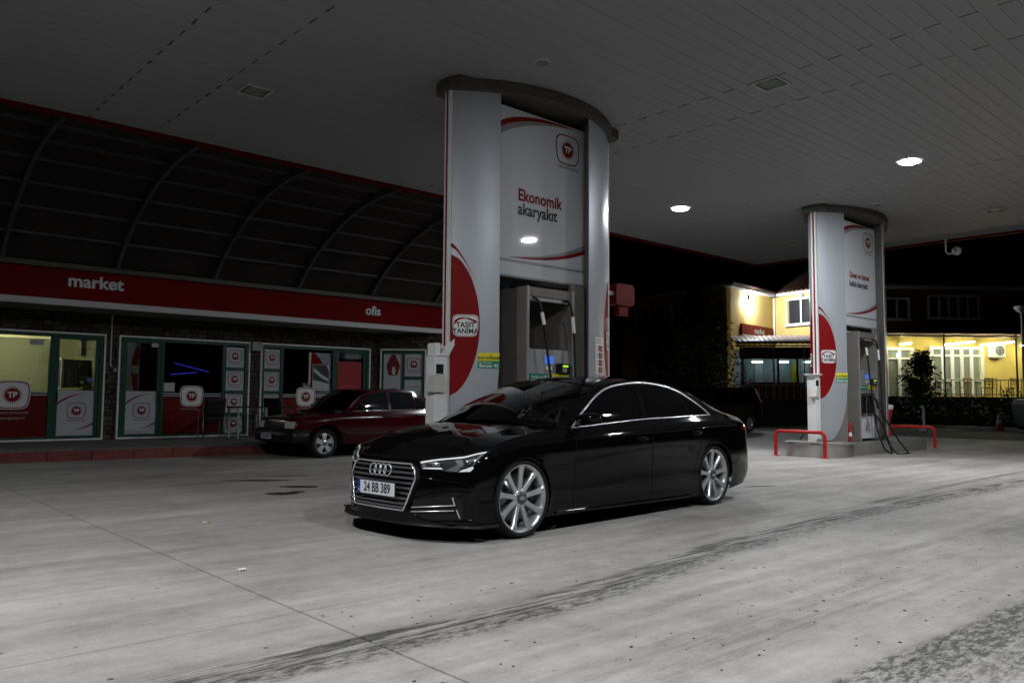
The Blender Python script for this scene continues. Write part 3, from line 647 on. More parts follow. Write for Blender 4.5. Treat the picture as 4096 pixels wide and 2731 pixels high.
# stone cladding: openings are left free
OPEN = [(1.2,5.10,0,2.43),(5.36,8.32,0,2.42),(8.59,11.70,0,2.42)]
MB().box((-7,YS+.06,2.44),(11.84,YS+.22,2.86)).build('wall', M_MORT, shop, True)
for a, b in ((-7,1.2),(5.10,5.36),(8.32,8.59),(11.70,11.84)): MB().box((a,YS+.06,ZF-.02),(b,YS+.22,2.438)).build('wall', M_MORT, shop, True)
def stones(x0, x1, z0, z1, put, mb):
    z = z0
    while z < z1-.02:
        h = min(random.choice((.07,.085,.10,.12)), z1-z); x = x0-random.uniform(0,.1)
        while x < x1:
            wd = random.uniform(.10,.30); a, b = max(x, x0), min(x+wd, x1)
            if b-a > .025:
                dp = random.uniform(.012,.045); j = lambda: random.uniform(-.006,.006); g = .006
                P = [(a+g+j(), z+g+j()), (b-g+j(), z+g+j()), (b-g+j(), z+h-g+j()), (a+g+j(), z+h-g+j())]; c = ((a+b)/2, z+h/2)
                Q = [(c[0]+(p[0]-c[0])*.86, c[1]+(p[1]-c[1])*.80) for p in P]
                mb.add([put(px, pz, 0) for px, pz in P]+[put(px, pz, dp) for px, pz in Q], [(4,5,6,7),(0,1,5,4),(1,2,6,5),(2,3,7,6),(3,0,4,7)])
            x += wd
        z += h
mb = MB(); put = lambda x, z, d: Vector((x, YS+.06-d, z))
stones(-7, 11.84, 2.44, 2.86, put, mb)
for a, b in ((-7,1.2),(5.10,5.36),(8.32,8.59),(11.70,11.84)): stones(a, b, ZF, 2.44, put, mb)
# chamfered corner bay
e1 = Vector((.738,-.674,0)); eN = Vector((-.674,-.738,0)); CH0 = Vector((11.84,YS+.06,0))
putc = lambda x, z, d: CH0+e1*x+eN*d+Vector((0,0,z))
for a, b, z0, z1 in ((0,.20,ZF,2.44),(0,3.0,2.44,2.86),(1.44,3.0,ZF,2.44)):
    MB().extrude([putc(a,z0,0), putc(b,z0,0), putc(b,z0,-.16), putc(a,z0,-.16)], (0,0,z1-z0)).build('wall', M_MORT, shop, True); stones(a, b, z0, z1, putc, mb)
tag(mb.build('stone_facing', M_STONE, shop, True), kind='stuff')
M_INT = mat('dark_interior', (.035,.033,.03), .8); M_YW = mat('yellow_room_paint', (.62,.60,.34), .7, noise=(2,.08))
# rooms: lit room behind the first bay, dark rooms behind the others
rm = MB().box((.9,21.6,ZF),(5.22,21.7,2.9)).box((5.22,18.76,ZF),(5.30,21.7,2.9)).box((.82,18.76,ZF),(.9,21.7,2.9)); rm.build('room_wall', M_YW, shop, True)
MB().box((.9,18.7,2.60),(5.22,21.6,2.64)).build('room_ceiling', M_WMATT, shop, True)
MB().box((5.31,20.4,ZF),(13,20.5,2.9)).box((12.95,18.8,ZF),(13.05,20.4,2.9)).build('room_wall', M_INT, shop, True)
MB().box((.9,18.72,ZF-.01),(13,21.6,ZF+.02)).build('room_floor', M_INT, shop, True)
M_VR = mat('red_window_film', (.12,.006,.006), .3, noise=(2,.1), spec=.15); M_VW = mat('white_window_film', (.44,.45,.48), .3, noise=(2,.06), spec=.2)
def frame_rect(mb, x0, x1, z0, z1, wd, y0, y1):
    mb.box((x0,y0,z0),(x0+wd,y1,z1)); mb.box((x1-wd,y0,z0),(x1,y1,z1)); mb.box((x0+wd,y0,z1-wd),(x1-wd,y1,z1)); mb.box((x0+wd,y0,z0),(x1-wd,y1,z0+wd))
def pane(x0, x1, z0, z1, par, m=None, nm='pane', y=None):
    y = YS+.05 if y is None else y
    return MB().box((x0,y,z0),(x1,y+.008,z1)).build(nm, m or M_GLASS, par, True)
def wf(cx_, cz, y=None):
    y = YS+.045 if y is None else y
    return lambda x, z, o: Vector((cx_+x, y-o, cz+z))
def logo_pane(x0, x1, z0, z1, par):
    p = pane(x0, x1, z0, z1, par, M_VW, 'logo_pane'); emblem(wf((x0+x1)/2, (z0+z1)/2+.03, YS+.05), .31, p, fill=False, caption=True, world=True, red=M_DRED)
def swooshes(x0, x1, zt, zb, par):
    n = 13; wd = x1-x0; f = lambda x, y: Vector((x, YS+.034, y))
    up = [(x0+wd*.85*k/12, zt-.22+.20*math.sin(math.pi/2*(k/12)**.8)) for k in range(n)]; lo = [(x, z-.05*(1-k/12)) for k, (x, z) in enumerate(up)]; strip('red_swoosh', up, lo, f, M_DRED, par, True)
    lo = [(x0+wd*(.45+.55*k/12), zb+.10+.10*(k/12)**2.2) for k in range(n)]; up = [(x, z+.045*(k/12)) for k, (x, z) in enumerate(lo)]; strip('red_swoosh', up, lo, f, M_DRED, par, True)
def door(x0, x1, par, hinge, film=True):
    d = MB(); frame_rect(d, x0, x1, ZF+.02, 2.36, .075, YS+.02, YS+.075); do = d.build('door', M_GREEN, par, True)
    pane(x0+.075, x1-.075, ZF+.095, 2.285, do)
    if film:
        fm = MB().box((x0+.076,YS+.036,ZF+.096),(x1-.076,YS+.046,1.22)).build('door_film', M_VW, do, True)
        emblem(wf((x0+x1)/2+.02, .80, YS+.036), .34, fm, fill=False, world=True, red=M_DRED); swooshes(x0+.08, x1-.08, 1.19, ZF+.12, fm)
    hx = x0+.05 if hinge > 0 else x1-.05
    MB().tube([(hx,YS+.02,1.00),(hx,YS-.05,1.02),(hx,YS-.07,1.10),(hx,YS-.05,1.18),(hx,YS+.02,1.20)], .014, 8).build('handle', M_BLKG, do, True)
    return do
def red_window(x0, x1, par, logox, cap2=None, size=.52, top=2.27):
    pane(x0, x1, ZF+.08, top, par)
    rf = MB().box((x0+.002,YS+.038,ZF+.082),(x1-.002,YS+.047,1.10)).build('red_film', M_VR, par, True)
    for z in (1.115,1.165): MB().box((x0+.004,YS+.040,z),(x1-.004,YS+.047,z+.022)).build('film_line', M_VW, rf, True)
    emblem(wf(logox, 1.12, YS+.036), size, rf, fill=True, caption=False, world=True, red=M_DRED)
    label_text('film_caption', 'TÜRKİYE PETROLLERİ', size*.105, lambda x, y: Vector((logox+x, YS+.034, 1.12-size*.64+y)), M_VW, rf, world=True)
    if cap2: label_text('film_caption', cap2, size*.13, lambda x, y: Vector((logox+x, YS+.034, 1.12-size*.82+y)), M_VW, rf, world=True)
# bay 1
def bay(x0, x1):
    fr = MB(); frame_rect(fr, x0, x1, ZF+.0, 2.43, .035, YS-.02, YS+.10); b = fr.build('bay_surround', M_WMATT, shop, True)
    fr = MB(); frame_rect(fr, x0+.036, x1-.036, ZF+.004, 2.393, .07, YS+.0, YS+.09); return fr.build('window_frame', M_GREEN, shop, True)
b = bay(1.2, 5.10)
for x in (2.55, 4.045): MB().box((x,YS+.004,ZF+.075),(x+.10,YS+.088,2.32)).build('mullion', M_GREEN, b, True)
red_window(2.65, 4.045, b, 3.42, 'www.tppd.gov.tr', .56); pane(1.31, 2.55, ZF+.08, 2.32, b); door(4.146, 4.99, b, 1)
MB().box((3.68,YS+.03,2.14),(3.93,YS+.046,2.25)).build('window_note', M_VW, b, True)
# bay 2
b = bay(5.36, 8.32); door(5.47, 6.26, b, -1)
for x in (6.262, 7.66): MB().box((x,YS+.004,ZF+.075),(x+.065 if x < 7 else x+.085,YS+.088,2.32)).build('mullion', M_GREEN, b, True)
red_window(6.33, 7.658, b, 6.97, None, .46)
MB().box((6.345,YS+.03,1.22),(6.58,YS+.045,1.42)).build('window_note', M_VW, b, True); MB().box((6.04,YS+.012,2.20),(6.19,YS+.018,2.29)).build('window_note', M_VW, b, True)
for z0, z1 in ((1.81,2.285),(1.265,1.735),(.74,1.19),(.235,.665)):
    logo_pane(7.748, 8.205, z0, z1, b)
for z in (1.736, 1.191, .666): MB().box((7.746,YS+.006,z),(8.212,YS+.086,z+.073)).build('transom', M_GREEN, b, True)
# bay 3
b = bay(8.59, 11.70)
for z0, z1 in ((1.81,2.285),(1.265,1.735),(.74,1.19),(.235,.665)): logo_pane(8.70, 9.13, z0, z1, b)
for z in (1.736, 1.191, .666): MB().box((8.698,YS+.006,z),(9.13,YS+.086,z+.073)).build('transom', M_GREEN, b, True)
for x in (9.131, 10.57): MB().box((x,YS+.004,ZF+.075),(x+.065,YS+.088,2.32)).build('mullion', M_GREEN, b, True)
red_window(9.198, 10.568, b, 9.84, None, .47, 2.25)
do = door(10.64, 11.58, b, 1, False)
rb = MB().box((10.73,YS+.03,ZF+.1),(11.45,YS+.046,2.06)).build('red_roller_poster', mat('poster_red', (.30,.02,.03), .5, noise=(4,.2)), do, True)
emblem(wf(11.09, 1.18, YS+.03), .5, rb, fill=False, caption=False, world=True, red=mat('faded_red', (.45,.10,.10), .5))
# poster in bay 3 (white sheet with a dark diagonal and a hand-like pale patch)
po = MB().box((10.01,YS+.028,1.29),(10.49,YS+.044,1.96)).build('poster', M_VW, b, True)
flat('poster_print', [(10.02,1.95),(10.40,1.95),(10.48,1.78),(10.48,1.62),(10.30,1.50),(10.48,1.46),(10.48,1.52),(10.02,1.56),(10.02,1.84)], [(0,1,2,3,4,8),(4,5,6,3),(4,7,8)], lambda x, z: Vector((x, YS+.0265, z)), M_INK, po, True)
strip('poster_print', [(10.03,1.86),(10.15,1.80),(10.30,1.68),(10.47,1.60)], [(10.03,1.78),(10.13,1.70),(10.28,1.60),(10.47,1.52)], lambda x, z: Vector((x, YS+.0255, z)), M_VW, po, True)
for k in range(4): flat('poster_mark', [(10.10+.10*k+.018*math.cos(i), 1.335+.018*math.sin(i)) for i in range(6)], [list(range(6))], lambda x, z: Vector((x, YS+.0262, z)), (M_INK, M_GSW, M_DRED, M_YEL)[k], po, True)
# chamfer bay
def cbox(a, b, z0, z1, d0, d1): return MB().extrude([putc(a,z0,d0), putc(b,z0,d0), putc(b,z0,d1), putc(a,z0,d1)], (0,0,z1-z0))
fr = MB()
for q in ((.20,.235,ZF,2.43),(1.405,1.44,ZF,2.43),(.235,1.405,2.395,2.43)):
    w_ = cbox(*q, -.02, .09); fr.add(w_.v, w_.f)
fr.build('bay_surround', M_WMATT, shop, True); fr = MB()
for q in ((.236,.29,ZF+.01,2.394),(1.35,1.404,ZF+.01,2.394),(.29,1.35,2.31,2.394),(.29,1.35,ZF+.01,ZF+.08),(.80,.86,ZF+.08,2.31),(.86,1.35,1.62,1.69),(.86,1.35,1.10,1.16)):
    w_ = cbox(*q, 0, .07); fr.add(w_.v, w_.f)
cf = fr.build('window_frame', M_GREEN, shop, True)
p = cbox(.29,.80,ZF+.08,2.31,.015,.025).build('poster', M_VW, cf, True); fc = lambda x, z, o: putc(x, z, .026+o)
hair = [(.545+.17*(1+.12*math.sin(5*a))*math.cos(a), 1.95+.29*math.sin(a)-.05*math.cos(2*a)) for a in [2*math.pi*k/24 for k in range(24)]]
flat('poster_print', hair, [list(range(24))], lambda x, z: fc(x, z, .001), mat('auburn_print', (.16,.02,.012), .5), p, True)
flat('poster_print', [(.56+.05*math.cos(2*math.pi*k/14), 1.84+.12*math.sin(2*math.pi*k/14)) for k in range(14)], [list(range(14))], lambda x, z: fc(x, z, .002), M_VW, p, True)
flat('poster_print', [(.30,1.02),(.79,1.02),(.79,1.32),(.55,1.38),(.30,1.30)], [(0,1,2,3,4)], lambda x, z: fc(x, z, .001), M_INK, p, True)
p = cbox(.86,1.35,1.69,2.31,.015,.025).build('logo_pane', M_VW, cf, True); emblem(lambda x, y, o: fc(1.105+x, 2.02+y, o), .36, p, fill=False, world=True, red=M_DRED)
p = cbox(.86,1.35,1.16,1.62,.015,.025).build('logo_pane', M_VW, cf, True); label_text('film_caption', 'Türkiye', .10, lambda x, y: fc(1.17+x, 1.30+y, .003), M_DRED, p, world=True); label_text('film_caption', 'her noktasında', .055, lambda x, y: fc(1.08+x, 1.42+y, .003), M_INK, p, world=True)
cbox(.86,1.35,ZF+.08,1.10,.015,.025).build('logo_pane', M_VW, cf, True)
# conduit, alarm box, cable on the piers
MB().tube([(5.20,YS-.005,2.85),(5.20,YS-.005,1.78),(5.24,YS-.005,1.74)], .013, 6).build('conduit', M_WMATT, shop, True)
MB().box((8.33,YS-.10,2.22),(8.58,YS-.004,2.44)).build('alarm_box', M_GSW, shop, True, bevel=.01)
MB().box((5.265,YS-.02,1.62),(5.335,YS+.01,1.72)).build('switch_box', mat('brass_grey', (.25,.2,.12), .5), shop, True)
# things inside the lit room
M_TUBE = mat('room_tube', (.8,.8,.7), .4, emit=(1.,.97,.74), estr=135.)
t = thing('fluorescent_lamp', 'fluorescent ceiling lamp lighting the yellow shop room', 'lamp', (3.6,20.2,2.595)); MB().box((-.6,-.08,-.03),(.6,.08,0)).build('housing', M_WMATT, t)
mb = MB(); mb.tube([(-.57,0,-.055),(.57,0,-.055)], .02, 8); mb.build('tube', M_TUBE, t)
t = thing('wall_cabinet', 'white framed glass cabinet hung on the yellow wall inside the shop', 'cabinet', (5.0,20.3,1.30))
mb = MB(); mb.box((-.35,-.32,0),(.20,.32,.62)); mb.build('body', M_DGREY, t); mb = MB(); mb.box((-.40,-.36,-.03),(-.355,-.28,.66)); mb.box((-.40,.28,-.03),(-.355,.36,.66)); mb.box((-.40,-.28,.60),(-.355,.28,.66)); mb.box((-.40,-.28,-.03),(-.355,.28,.03)); mb.build('door_frame', M_SWW, t)
MB().box((-.40,-.40,-.14),(.20,.40,-.11)).build('shelf', M_WMATT, t)
t = thing('wall_lamp', 'slim dark wall lamp above the cabinet inside the shop', 'lamp', (5.14,20.55,2.05)); MB().box((-.02,-.10,0),(.075,.10,.36)).build('case', M_DGREY, t); MB().box((-.03,-.06,.03),(-.021,.06,.33)).build('cover', M_SWW, t)
t = thing('counter', 'dark shop counter below the cabinet inside the lit room', 'counter', (4.2,20.4,ZF+.02)); MB().box((-1.5,-.3,0),(.9,.3,.95)).build('body', M_INT, t); MB().box((-1.55,-.35,.951),(.95,.35,.99)).build('top', M_GSW, t)
# thin blue glowing tubes in the dark middle room
M_BLUEGLOW = mat('blue_glow', (.02,.02,.3), .3, emit=(.06,.08,1.), estr=1.3)
for a, b, l in (((7.05,19.9,1.92),(7.62,19.2,1.70),'upper thin blue tube glowing behind the middle shop window'), ((6.95,19.9,1.64),(7.45,19.5,1.70),'lower thin blue tube glowing behind the middle shop window')):
    t = thing('blue_tube', l, 'neon tube', a); mb = MB(); mb.tube([a, b], .006, 6); mb.build('glow_tube', M_BLUEGLOW, t, True); mb = MB(); mb.tube([b, (b[0]+.02,b[1]+.05,b[2])], .014, 6); mb.build('end_cap', M_BLKG, t, True)

# ------------------------------------------------------------------ chairs and table on the walkway
M_SEAT = mat('black_seat', (.012,.012,.014), .55)
def chair(x, y, rz, label):
    t = thing('visitor_chair', label, 'chair', (x, y, ZF-.003), rz, 'black chairs outside the shop')
    mb = MB(); mb.grid([[(-.22+.44*i/6, -.21+.42*j/6, .44+.012*math.cos(j*.9)) for i in range(7)] for j in range(7)]); mb.build('seat', M_SEAT, t, solid=.05)
    mb = MB(); mb.grid([[(-.21+.42*i/6, .20+.10*j/6+.03*math.cos((i-3)*.5), .50+.40*j/6) for i in range(7)] for j in range(7)]); mb.build('backrest', M_SEAT, t, solid=.04)
    for s_ in (-1,1):
        mb = MB(); mb.tube([(s_*.23,-.22,.01),(s_*.23,-.20,.62),(s_*.23,-.15,.66),(s_*.23,.18,.66)], .012, 8); mb.build('leg', M_CHROME, t)
        mb = MB(); mb.tube([(s_*.22,.24,.01),(s_*.22,.20,.45),(s_*.22,.30,.88)], .012, 8); mb.build('leg', M_CHROME, t)
        MB().box((s_*.23-.02,-.16,.665),(s_*.23+.02,.17,.69)).build('armrest', M_SEAT, t, bevel=.006)
chair(7.05, 17.55, math.pi-.15, 'black armchair with chrome legs, left of the table outside the shop'); chair(8.62, 17.55, math.pi-.9, 'black armchair with chrome legs, right of the table by the stone pier')
t = thing('side_table', 'small dark table between the two chairs outside the shop', 'table', (7.90,17.6,ZF-.003))
MB().box((-.38,-.30,.68),(.38,.30,.71)).build('table_top', M_SEAT, t, bevel=.006)
for sx in (-.33,.33):
    for sy in (-.25,.25): MB().box((sx-.02,sy-.02,0),(sx+.02,sy+.02,.68)).build('leg', M_GREY, t)

# ------------------------------------------------------------------ cars
from mathutils.geometry import delaunay_2d_cdt
M_CGL = glass('windscreen_glass', (.62,.66,.66)); M_CGD = mat('tinted_side_glass', (.0025,.0025,.003), .02, spec=.14)
M_LINER = mat('wheel_arch_liner', (.006,.006,.006), .8)
M_TRIM0 = mat('satin_aluminium', (.82,.82,.84), .20, metal=.78, spec=.5)
M_SEAM = mat('panel_gap', (.002,.002,.002), .9)
def inside(poly, x, y):
    c = False; n = len(poly)
    for i in range(n):
        x1, y1 = poly[i]; x2, y2 = poly[i-1]
        if (y1 > y) != (y2 > y) and x < (x2-x1)*(y-y1)/(y2-y1)+x1: c = not c
    return c
class Car:
    def __init__(s, root, L, paint, arches, ns=12, nl=5):
        s.t = root; s.paint = paint
        lev = [cr(l, ns) for l in L]; n = len(lev[0]); s.top = lev[-1]; s.bot = lev[0]
        s.cols = [cr([lev[k][i] for k in range(len(L))], nl) for i in range(n)]
        m = len(s.cols[0]); s.arches = arches
        V = []; F = []
        for side in (-1, 1):
            b = len(V)
            for c in s.cols: V += [Vector((p.x, p.y*side, p.z)) for p in c]
            F += [[b+i*m+j, b+(i+1)*m+j, b+(i+1)*m+j+1, b+i*m+j+1] for i in range(n-1) for j in range(m-1)]
        def hit(p):
            for u, z, r_ in arches:
                if abs(p.y) > .5 and (p.x-u)**2+(p.z-z)**2 < r_*r_: return (u, z, r_)
        ins = [hit(p) for p in V]; keep = []
        for f in F:
            k = sum(1 for i in f if ins[i])
            if k < 4: keep.append(f)
        used = {i for f in keep for i in f}
        for i in used:
            if ins[i]:
                u, z, r_ = ins[i]; d = Vector((V[i].x-u, V[i].z-z)); d = d.normalized() if d.length > 1e-5 else Vector((0,1)); V[i] = Vector((u+d.x*r_, V[i].y, z+d.y*r_))
        s.V, s.F = V, keep; s.bv = BVHTree.FromPolygons(V, keep)
    def panels(s, regions):
        """regions: list of (name, test(centre)); rest goes to body"""
        groups = {}
        for f in s.F:
            c = sum((s.V[i] for i in f), Vector())/len(f); key = 'body'
            for nm, test in regions:
                if test(c): key = (nm, c.y > 0, regions.index((nm, test))); break
            groups.setdefault(key, []).append(f)
        out = {}
        for key, fs in groups.items():
            idx = sorted({i for f in fs for i in f}); mp = {i: k for k, i in enumerate(idx)}
            mb = MB(); mb.add([s.V[i] for i in idx], [[mp[i] for i in f] for f in fs], True)
            out[key] = mb.build(key if isinstance(key, str) else key[0], s.paint, s.t)
        return out
    def add_surface(s, rows):           # extra surface for ray casts
        n = len(rows[0]); b = len(s.V); s.V += [Vector(q) for r_ in rows for q in r_]
        s.F += [[b+i*n+j, b+i*n+j+1, b+(i+1)*n+j+1, b+(i+1)*n+j] for i in range(len(rows)-1) for j in range(n-1)]
    def rebvh(s): s.bv = BVHTree.FromPolygons(s.V, s.F)
    def cast(s, mode, a, b, off=.004):
        if mode in ('L', 'R'):
            sg = -1 if mode == 'L' else 1; o = Vector((a, 3*sg, b)); d = Vector((0,-sg,0))
        elif mode == 'F': o = Vector((-4, a, b)); d = Vector((1,0,0))
        elif mode == 'T': o = Vector((a, b, 4)); d = Vector((0,0,-1))
        else: o = Vector((9, a, b)); d = Vector((-1,0,0))
        h = s.bv.ray_cast(o, d)
        if h[0] is None:
            h = s.bv.find_nearest(o+d*(3 if mode in 'LR' else 4)); 
        p, nr = h[0], h[1]
        if nr.dot(d) > 0: nr = -nr
        return p+nr*off
    def decal(s, name, poly, mode, m, parent=None, off=.004, step=.035):
        P = [Vector(p) for p in poly]; n = len(P); xs = [p.x for p in P]; ys = [p.y for p in P]; pts = list(P); ed = []
        dense = []
        for i in range(n):
            a, b = P[i], P[(i+1) % n]; k = max(1, int((b-a).length/step))
            dense += [a+(b-a)*j/k for j in range(k)]
        pts = list(dense); nd = len(dense); ed = [(i, (i+1) % nd) for i in range(nd)]; pl = [(p.x, p.y) for p in dense]
        x = min(xs)+step/2
        while x < max(xs):
            y = min(ys)+step/2
            while y < max(ys):
                if inside(pl, x, y): pts.append(Vector((x, y)))
                y += step
            x += step
        r_ = delaunay_2d_cdt(pts, ed, [list(range(nd))], 1, 1e-6)
        mb = MB(); mb.add([s.cast(mode, p.x, p.y, off) for p in r_[0]], [list(f) for f in r_[2]], True)
        return mb.build(name, m, parent or s.t)
    def line(s, name, pts, mode, r_, m, parent=None, off=.002, n=8, step=4):
        P = cr(pts, step) if step > 1 else [Vector(p) for p in pts]
        mb = MB(); mb.tube([s.cast(mode, p[0], p[1], off) for p in P], r_, n); return mb.build(name, m, parent or s.t)
    def topat(s, u):
        for a, b in zip(s.top, s.top[1:]):
            if a.x <= u <= b.x: t = (u-a.x)/(b.x-a.x+1e-9); return a.lerp(b, t)
        return s.top[-1].copy()
    def lid(s, name, s0, s1, uc, zc, m, power=2.4, nj=20, crease=0.):
        """hood or deck: rows between the two top edges, domed to a centre line"""
        E_ = s.top[s0:s1+1]; rows = []; n = len(E_)
        for i, e in enumerate(E_):
            u0 = uc(e, i/(n-1)); z0 = zc(u0); row = []
            for j in range(-nj, nj+1):
                q = j/nj; a = abs(q); z = z0+(e.z-z0)*a**power
                if crease: z += crease*math.exp(-((a-.70)/.07)**2)
                row.append(Vector((u0+(e.x-u0)*a**2, q*e.y, z)))
            rows.append(row)
        s.add_surface(rows); mb = MB(); mb.grid(rows); return mb.build(name, m, s.t)
    def greenhouse(s, rail, wb, wt, roofz, rb, wsm, u_roof_end, belt_range, glassm=None, rw_u=None):
        """rail: (u, y, z) list; wb/wt: windscreen base/top as (uc, us, y, zc, zs); rb: rear window base likewise"""
        Rl = cr(rail, 6)
        def rail_at(u):
            for a, b in zip(Rl, Rl[1:]):
                if a.x <= u <= b.x: return a.lerp(b, (u-a.x)/(b.x-a.x+1e-9))
            return Rl[0].copy() if u < Rl[0].x else Rl[-1].copy()
        cv = lambda c, q: Vector((c[0]+(c[1]-c[0])*q*q, c[2]*q, c[3]+(c[4]-c[3])*q*q))
        N = 16
        # side panels
        for side in (-1, 1):
            rows = []
            for i in range(61):
                u = belt_range[0]+(belt_range[1]-belt_range[0])*i/60; b = s.topat(u); r_ = rail_at(u)
                rows.append([Vector((b.x+(r_.x-b.x)*t, side*(b.y+(r_.y-b.y)*t+.014*math.sin(math.pi*t)), b.z+(r_.z-b.z)*t)) for t in [k/8 for k in range(9)]])
            s.add_surface(rows); mb = MB(); mb.grid(rows); mb.build('window_surround', s.paint, s.t)
        # windscreen
        rows = [[cv(wb, q/N).lerp(cv(wt, q/N), t)+Vector((-.02,0,.03))*math.sin(math.pi*t) for q in range(-N, N+1)] for t in [k/10 for k in range(11)]]
        MB().grid(rows).build('windscreen', wsm, s.t)
        for side in (-1, 1):                                   # A pillars
            edge = [r_[0 if side < 0 else -1] for r_ in rows]; mb = MB(); rr = []
            for k, p in enumerate(edge):
                q = rail_at(p.x+(.0)); rr.append([p, Vector((p.x, side*((abs(p.y)+q.y)/2+.004), (p.z+q.z)/2+.006)), Vector((q.x, side*q.y, q.z))])
            mb.grid(rr); mb.build('pillar', s.paint, s.t)
        # roof
        uc0, uc1 = wt[0], u_roof_end[0]; ue0, ue1 = wt[1], u_roof_end[1]; rows = []
        for i in range(31):
            t = i/30; c = uc0+(uc1-uc0)*t; e = ue0+(ue1-ue0)*t; r_ = rail_at(e)
            if i == 0: r_ = Vector((e, wt[2], wt[4]))
            z0 = lin(roofz, c); rows.append([Vector((c+(r_.x-c)*(j/N)**2, r_.y*j/N, z0-(z0-r_.z)*abs(j/N)**2.4)) for j in range(-N, N+1)])
        s.add_surface(rows); MB().grid(rows).build('roof', s.paint, s.t); last = rows[-1]
        # rear window and C pillars
        base = [cv(rb, j/N) for j in range(-N, N+1)]
        rows = [[a.lerp(b, t)+Vector((.01,0,.02))*math.sin(math.pi*t) for a, b in zip(last, base)] for t in [k/8 for k in range(9)]]
        MB().grid(rows).build('rear_window', M_CGD, s.t)
        for side in (-1, 1):
            edge = [r_[0 if side < 0 else -1] for r_ in rows]; rr = []
            for p in edge:
                q = rail_at(p.x+.02); rr.append([p, Vector((q.x, side*q.y, q.z))])
            mb = MB(); mb.grid(rr); mb.build('pillar', s.paint, s.t); s.add_surface(rr)
        s.rebvh(); return rail_at
    def liners(s, wd=.32):
        for u, z, r_ in s.arches:
            for side in (-1, 1):
                y0 = side*.895; rows = []
                for k in range(25):
                    a = -.25+(math.pi+.5)*k/24; rows.append([Vector((u+r_*1.0*math.cos(a), side*(abs(y0)-wd*j-.012), z+r_*math.sin(a))) for j in (0, 1)])
                mb = MB(); mb.grid(rows); mb.add([r_[1] for r_ in rows], [list(range(25))]); mb.build('wheel_arch', M_LINER, s.t)
